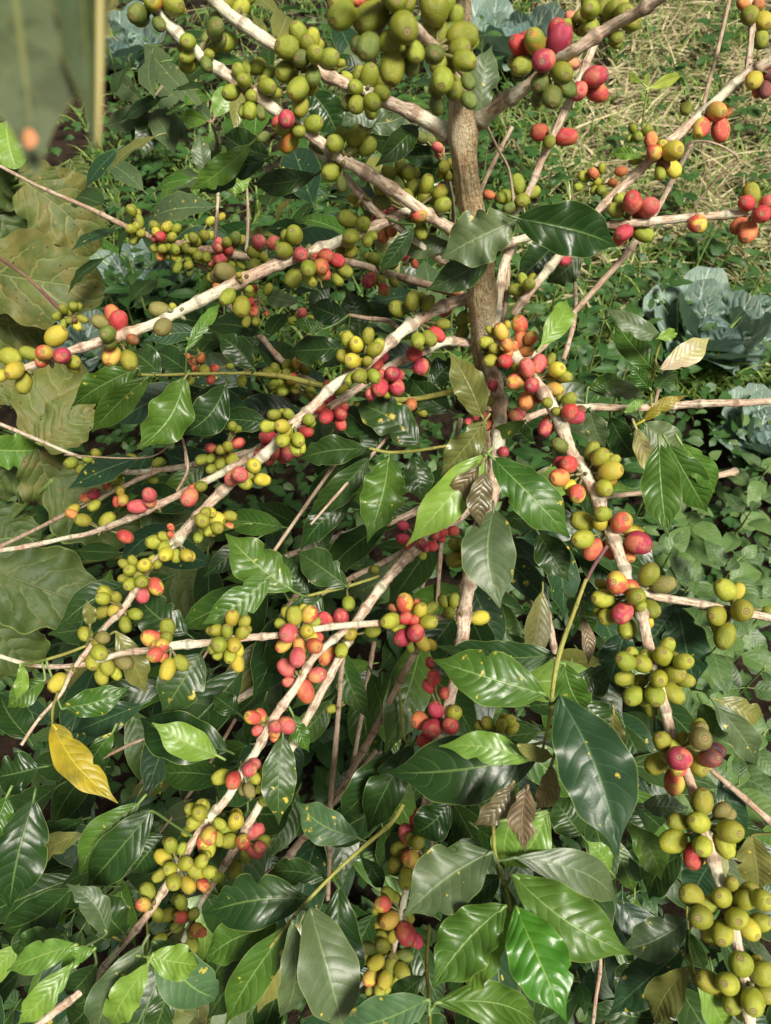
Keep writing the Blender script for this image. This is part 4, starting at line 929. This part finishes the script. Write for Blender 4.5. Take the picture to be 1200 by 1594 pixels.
# ---------------------------------------------------------------- weeds
def weed(name, label, group, base, h, leaf, npairs, code, seed, lean=(0, 0), aspect=.55, profile='ovate', droop=.2, cat='weed'):
    q = random.Random(seed)
    root = empty(name, base); tag(root, label, cat, group)
    top = base + Vector((lean[0], lean[1], h)); mid_ = base + Vector((lean[0] * .3, lean[1] * .3, h * .55))
    mb = MB(); pth, _ = tube_into(mb, [base - Vector((0, 0, .02)), mid_, top], [.0035, .0028, .0014], 6, q.random(), sub=6)
    ml = MB(); a0 = q.uniform(0, 3.14)
    for i in range(npairs):
        t = .25 + .75 * (i + 1) / npairs
        c = pth[min(int(t * (len(pth) - 1)), len(pth) - 1)]
        sz = leaf * (1.0 - .55 * max(0, (t - .75) / .25)) * q.uniform(.85, 1.15)
        for sgn in (0, math.pi):
            a = a0 + i * 1.571 + sgn + q.uniform(-.3, .3)
            dv = Vector((math.cos(a), math.sin(a), q.uniform(-.1, .45) + .5 * (t - .6))).normalized()
            b0 = c + dv * sz * .22
            tube_into(mb, [c, c + dv * sz * .1, b0], [.0012, .0010, .0008], 5, q.random(), sub=2)
            tip = b0 + dv * sz - Vector((0, 0, droop * sz * q.uniform(.3, 1.3)))
            leaf_into(ml, b0, tip, sz * aspect * q.uniform(.9, 1.1), q.random(), nrm=Vector((q.uniform(-.25, .25), q.uniform(-.35, .15), 1)), nu=9, nv=6, profile=profile, petiole=0, wave=q.uniform(.05, .16))
    mb.build('stem', STEM, root, origin=base); ml.build('leaves', LM[code], root, origin=base)
    return root

wl = 'pale green broad leaved weed growing beside the coffee berries'
gp = 'pale broad leaved weeds beside the bush'
q = random.Random(50)
for x, y, h in [(1080, 900, .38), (1150, 870, .42), (1190, 950, .4), (1050, 850, .3), (1120, 1000, .42), (1190, 1040, .4), (1080, 790, .25), (1180, 780, .3), (1110, 1100, .45), (1190, 1140, .45), (1040, 980, .35), (1150, 1220, .5), (1230, 880, .35), (1000, 820, .25), (1140, 960, .5), (1200, 720, .25), (1070, 1060, .3)]:
    # the stated pixel is where the top of the weed stands
    g = ground_at(x, y, h)
    weed('leafy_weed', wl, gp, Vector((g.x, g.y, 0)), h, q.uniform(.060, .085), q.randint(4, 6), 'W', q.random(), aspect=.6)
wl2 = 'bright green weed with pointed leaves on the soil behind the bush'
gp2 = 'green pointed leaved weeds behind the bush'
wq = random.Random(77)
extra = [(wq.uniform(150, 760), wq.uniform(-20, 470), wq.uniform(.15, .32)) for _ in range(55)]
extra += [(wq.uniform(930, 1200), wq.uniform(-10, 440), wq.uniform(.10, .18)) for _ in range(16)]
for x, y, h in extra + [(910, 470, .25), (870, 430, .25), (960, 440, .22), (900, 540, .3), (860, 500, .25), (1000, 500, .2), (980, 560, .3), (1000, 640, .3), (1050, 700, .3), (940, 500, .3), (820, 200, .2), (860, 260, .2), (780, 260, .2),
                (800, 320, .25), (900, 330, .2), (700, 130, .2), (690, 40, .2), (590, 60, .2), (540, 30, .2), (470, 30, .2), (330, 60, .2), (250, 60, .2), (200, 90, .25), (180, 180, .25), (240, 300, .2), (300, 330, .2), (360, 360, .2), (430, 330, .2), (480, 360, .25),
                (260, 380, .2), (460, 290, .2), (560, 340, .3), (620, 440, .35), (880, 640, .35), (1010, 760, .35), (930, 620, .3), (1080, 200, .12), (1150, 160, .12), (1180, 260, .14), (1050, 100, .1), (960, 60, .12), (1120, 60, .12), (1190, 420, .2), (420, 20, .2), (640, 110, .25), (160, 240, .3)]:
    g = ground_at(x, y, h)
    weed('pointed_weed', wl2, gp2, Vector((g.x, g.y, 0)), h, q.uniform(.055, .085), q.randint(4, 6), 'X', q.random(), aspect=.42)
wl3 = 'small toothed dark green weed low under the coffee berries'
gp3 = 'toothed weeds under the bush'
for x, y, h in [(45, 890, .35), (110, 900, .3), (440, 1010, .35), (560, 1090, .4), (490, 1110, .35), (880, 1380, .5), (1000, 1380, .5), (900, 1520, .5), (440, 830, .3), (560, 880, .3), (30, 780, .3), (600, 1240, .4), (640, 1040, .4), (950, 1450, .55), (520, 1240, .4)]:
    g = ground_at(x, y, h)
    weed('toothed_weed', wl3, gp3, Vector((g.x, g.y, 0)), h, q.uniform(.06, .09), q.randint(3, 5), 'X', q.random(), aspect=.55)

# shoots of young coffee behind, upper left
def seedling(label, bx, by, d, tips, stem_to, code='D'):
    base = P(bx, by, d); root = empty('coffee_seedling', Vector((base.x, base.y, 0)))
    tag(root, label, 'seedling')
    mb = MB(); sg = P(stem_to[0], stem_to[1], stem_to[2]); tube_into(mb, [sg, (sg + base) / 2 + Vector((.01, 0, .01)), base], [.004, .0032, .002], 8, .6, sub=5)
    for i, (x, y, w, c, dd) in enumerate(tips):
        m2 = MB(); p1 = P(x, y, d + dd); p0 = base + (p1 - base) * .12
        tube_into(mb, [base, (base + p0) / 2, p0 + (p1 - p0) * .05], [.0014, .0012, .001], 5, .5, sub=2)
        leaf_into(m2, p0, p1, w * d / F, i * 31 + int(bx), roll=rng.uniform(-.3, .3), nu=12, nv=6, petiole=0)
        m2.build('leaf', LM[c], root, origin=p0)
    mb.build('stem', BM['thin'], root, origin=base)
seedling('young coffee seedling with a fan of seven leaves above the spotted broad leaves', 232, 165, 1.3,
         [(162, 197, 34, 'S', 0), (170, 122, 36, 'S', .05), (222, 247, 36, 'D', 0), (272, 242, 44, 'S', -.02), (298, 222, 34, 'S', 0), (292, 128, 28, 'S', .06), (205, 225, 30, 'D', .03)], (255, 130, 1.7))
seedling('coffee seedling with drooping green leaves, some with painted sky sheen, behind the long upper branch', 330, 190, 1.2,
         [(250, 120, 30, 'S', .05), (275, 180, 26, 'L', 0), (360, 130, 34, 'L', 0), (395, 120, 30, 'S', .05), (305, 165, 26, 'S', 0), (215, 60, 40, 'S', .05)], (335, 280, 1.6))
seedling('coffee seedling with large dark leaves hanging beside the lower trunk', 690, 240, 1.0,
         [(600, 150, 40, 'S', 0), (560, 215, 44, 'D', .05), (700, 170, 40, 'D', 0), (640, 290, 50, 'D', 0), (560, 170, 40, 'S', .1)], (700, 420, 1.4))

# ---------------------------------------------------------------- broad spotted leaves at the edge of the picture
def broad(label, root_px, leaves):
    g = ground_at(*root_px); root = empty('broadleaf_plant', g); tag(root, label, 'plant')
    mb = MB(); q = random.Random(int(root_px[1]))
    for i, (bx, by, tx, ty, w, d, dd, c) in enumerate(leaves):
        p0, p1 = P(bx, by, d), P(tx, ty, d + dd)
        m2 = MB(); leaf_into(m2, p0, p1, w * d / F, int(bx * 3 + by), roll=q.uniform(-.3, .3), nu=40, nv=16, profile='lobed', fold=q.uniform(.05, .25), wave=.16, arch=.06, petiole=0)
        tube_into(m2, [p0 - (p1 - p0) * .02, p0 + (p1 - p0) * .4, p0 + (p1 - p0) * .9], [.0025, .0014, .0005], 6, .5, sub=4, uvfix=(.5, .5))
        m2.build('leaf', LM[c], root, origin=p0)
        tube_into(mb, [g, Vector((g.x * .6 + p0.x * .4, g.y * .6 + p0.y * .4, p0.z * .6)), p0], [.008, .005, .003], 6, .4, sub=5)
    mb.build('stem', STEM, root, origin=g)
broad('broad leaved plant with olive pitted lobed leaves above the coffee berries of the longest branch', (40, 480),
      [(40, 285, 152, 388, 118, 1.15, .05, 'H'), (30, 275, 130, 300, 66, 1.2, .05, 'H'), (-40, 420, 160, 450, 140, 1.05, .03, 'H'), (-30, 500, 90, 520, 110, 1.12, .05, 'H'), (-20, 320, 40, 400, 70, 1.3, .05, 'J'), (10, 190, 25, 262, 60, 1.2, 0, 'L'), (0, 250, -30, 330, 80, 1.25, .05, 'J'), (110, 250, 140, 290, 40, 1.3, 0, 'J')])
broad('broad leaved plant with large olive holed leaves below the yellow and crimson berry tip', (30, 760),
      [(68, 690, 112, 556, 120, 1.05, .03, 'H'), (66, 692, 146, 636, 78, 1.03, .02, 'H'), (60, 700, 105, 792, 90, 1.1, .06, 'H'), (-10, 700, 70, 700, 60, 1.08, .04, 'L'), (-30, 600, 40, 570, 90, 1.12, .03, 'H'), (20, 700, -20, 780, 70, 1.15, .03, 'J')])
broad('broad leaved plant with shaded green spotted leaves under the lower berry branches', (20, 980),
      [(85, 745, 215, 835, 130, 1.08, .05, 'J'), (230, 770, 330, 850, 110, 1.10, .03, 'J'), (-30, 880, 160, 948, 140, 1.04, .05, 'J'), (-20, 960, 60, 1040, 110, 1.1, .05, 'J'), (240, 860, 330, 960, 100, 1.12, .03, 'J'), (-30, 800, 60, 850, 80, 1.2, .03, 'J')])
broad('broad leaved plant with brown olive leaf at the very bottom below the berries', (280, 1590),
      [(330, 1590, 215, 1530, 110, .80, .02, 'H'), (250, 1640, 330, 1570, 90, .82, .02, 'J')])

# ---------------------------------------------------------------- cabbages
def cabbage(label, cx, cy, size, seed, tilt=(0, -.25), ht=.12, only=None):
    """size = radius in metres"""
    q = random.Random(seed); g = ground_at(cx, cy, ht); base = Vector((g.x, g.y, .02))
    root = empty('cabbage', base); tag(root, label, 'cabbage')
    def lf(a, el, ln, w, off, cup):
        dv = Vector((math.cos(a) * math.cos(el), math.sin(a) * math.cos(el), math.sin(el)))
        p0 = base + Vector((math.cos(a), math.sin(a), 0)) * off + Vector((0, 0, .03))
        nn = Vector((-math.cos(a) * math.sin(el), -math.sin(a) * math.sin(el), math.cos(el))) + Vector((tilt[0], tilt[1], 0)) * .3
        m = MB(); leaf_into(m, p0, p0 + dv * ln, w, q.random(), nrm=nn, nu=26, nv=20, profile='round', fold=.15, arch=-cup, wave=.17, bend=q.uniform(-.06, .06), petiole=0)
        tube_into(m, [p0, p0 + dv * ln * .3 - nn.normalized() * cup * ln * .75, p0 + dv * ln * .62 - nn.normalized() * cup * ln * .9], [.007, .005, .002], 6, .5, sub=4, uvfix=(.5, .5))
        m.build('leaf', LM['Q'], root, origin=p0)
    a0 = q.uniform(0, 6)
    for i in range(7): lf(a0 + i * .9 + q.uniform(-.2, .2), q.uniform(.35, .75), size * q.uniform(1.0, 1.2), size * q.uniform(.85, 1.05), .01, .12)
    for i in range(5): lf(a0 + .4 + i * 1.25 + q.uniform(-.2, .2), q.uniform(.75, 1.05), size * q.uniform(.8, .95), size * .85, .012, .16)
    for i in range(4): lf(a0 + .2 + i * 1.57, q.uniform(1.15, 1.35), size * .62, size * .62, .02, .18)
    m = MB(); rows, uvs = [], []
    for i in range(9):
        th = math.pi * i / 8 * .98 + .01
        rows.append([base + Vector((0, 0, size * .3)) + Vector((math.cos(j * .5236) * math.sin(th), math.sin(j * .5236) * math.sin(th), math.cos(th))) * size * .3 * (1 + .06 * math.sin(j * 2 + i)) for j in range(12)])
        uvs.append([(i / 8, j / 12) for j in range(12)])
    m.grid(rows, uvs, .4, closed=True); m.build('cabbage_head', LM['Q'], root, origin=base)
cabbage('large open blue green cabbage sitting alone beside the straw', 1112, 505, .19, 3)
cabbage('blue green cabbage with big drooping outer leaf under the bare horizontal branch', 1205, 660, .13, 8)
cabbage('cabbage partly hidden behind the top of the coffee trunk', 790, 60, .24, 5)
cabbage('dark blue cabbage behind the hanging blurred leaf', 175, 70, .22, 6)
cabbage('grey blue cabbage below the smallest berry cluster on the thin twig', 225, 420, .15, 9)
cabbage('flat grey leaved cabbage behind the yellow berry', 80, 540, .17, 10)

# ---------------------------------------------------------------- light, sky, camera
w = bpy.data.worlds.new('World'); scene.world = w; w.use_nodes = True
nt = w.node_tree; bg = nt.nodes['Background']
sky = nt.nodes.new('ShaderNodeTexSky'); sky.sky_type = 'NISHITA'; sky.sun_disc = False
EL, AZ = math.radians(60), math.radians(140)
sky.sun_elevation = EL; sky.sun_rotation = AZ; sky.air_density = 1.0; sky.dust_density = 3.0; sky.ozone_density = 1.0
hz = nt.nodes.new('ShaderNodeHueSaturation'); hz.inputs['Saturation'].default_value = .12
tint = nt.nodes.new('ShaderNodeMix'); tint.data_type = 'RGBA'; tint.blend_type = 'MULTIPLY'; tint.inputs[0].default_value = 1
tint.inputs[7].default_value = (1.0, .95, .83, 1)            # thin bright cloud: nearly white, slightly warm
nt.links.new(sky.outputs[0], hz.inputs['Color']); nt.links.new(hz.outputs[0], tint.inputs[6])
nt.links.new(tint.outputs[2], bg.inputs[0]); bg.inputs[1].default_value = .05
sun = bpy.data.lights.new('sun', 'SUN'); sun.energy = 4.8; sun.angle = math.radians(17); sun.color = (1, .935, .83)
so = bpy.data.objects.new('sun', sun); col.objects.link(so)
sd = Vector((math.sin(AZ) * math.cos(EL), math.cos(AZ) * math.cos(EL), math.sin(EL)))
so.rotation_euler = sd.to_track_quat('Z', 'Y').to_euler()

cam = bpy.data.cameras.new('camera'); co = bpy.data.objects.new('camera', cam); col.objects.link(co)
co.location = CAM; co.rotation_euler = (math.radians(90) - PITCH, 0, 0)
cam.sensor_fit = 'HORIZONTAL'; cam.sensor_width = 36; cam.lens = 36; cam.clip_start = .01; cam.clip_end = 1000
cam.dof.use_dof = True; cam.dof.focus_distance = .66; cam.dof.aperture_fstop = 19
scene.camera = co
scene.view_settings.view_transform = 'Standard'; scene.view_settings.look = 'None'
scene.view_settings.exposure = EXPO; scene.view_settings.gamma = 1
scene.render.engine = 'CYCLES'
scene.cycles.max_bounces = 6; scene.cycles.diffuse_bounces = 3; scene.cycles.glossy_bounces = 2; scene.cycles.transmission_bounces = 3
scene.cycles.use_denoising = True
print('berries', n_ber, 'leaves', n_leaf, 'clusters', len(BC))
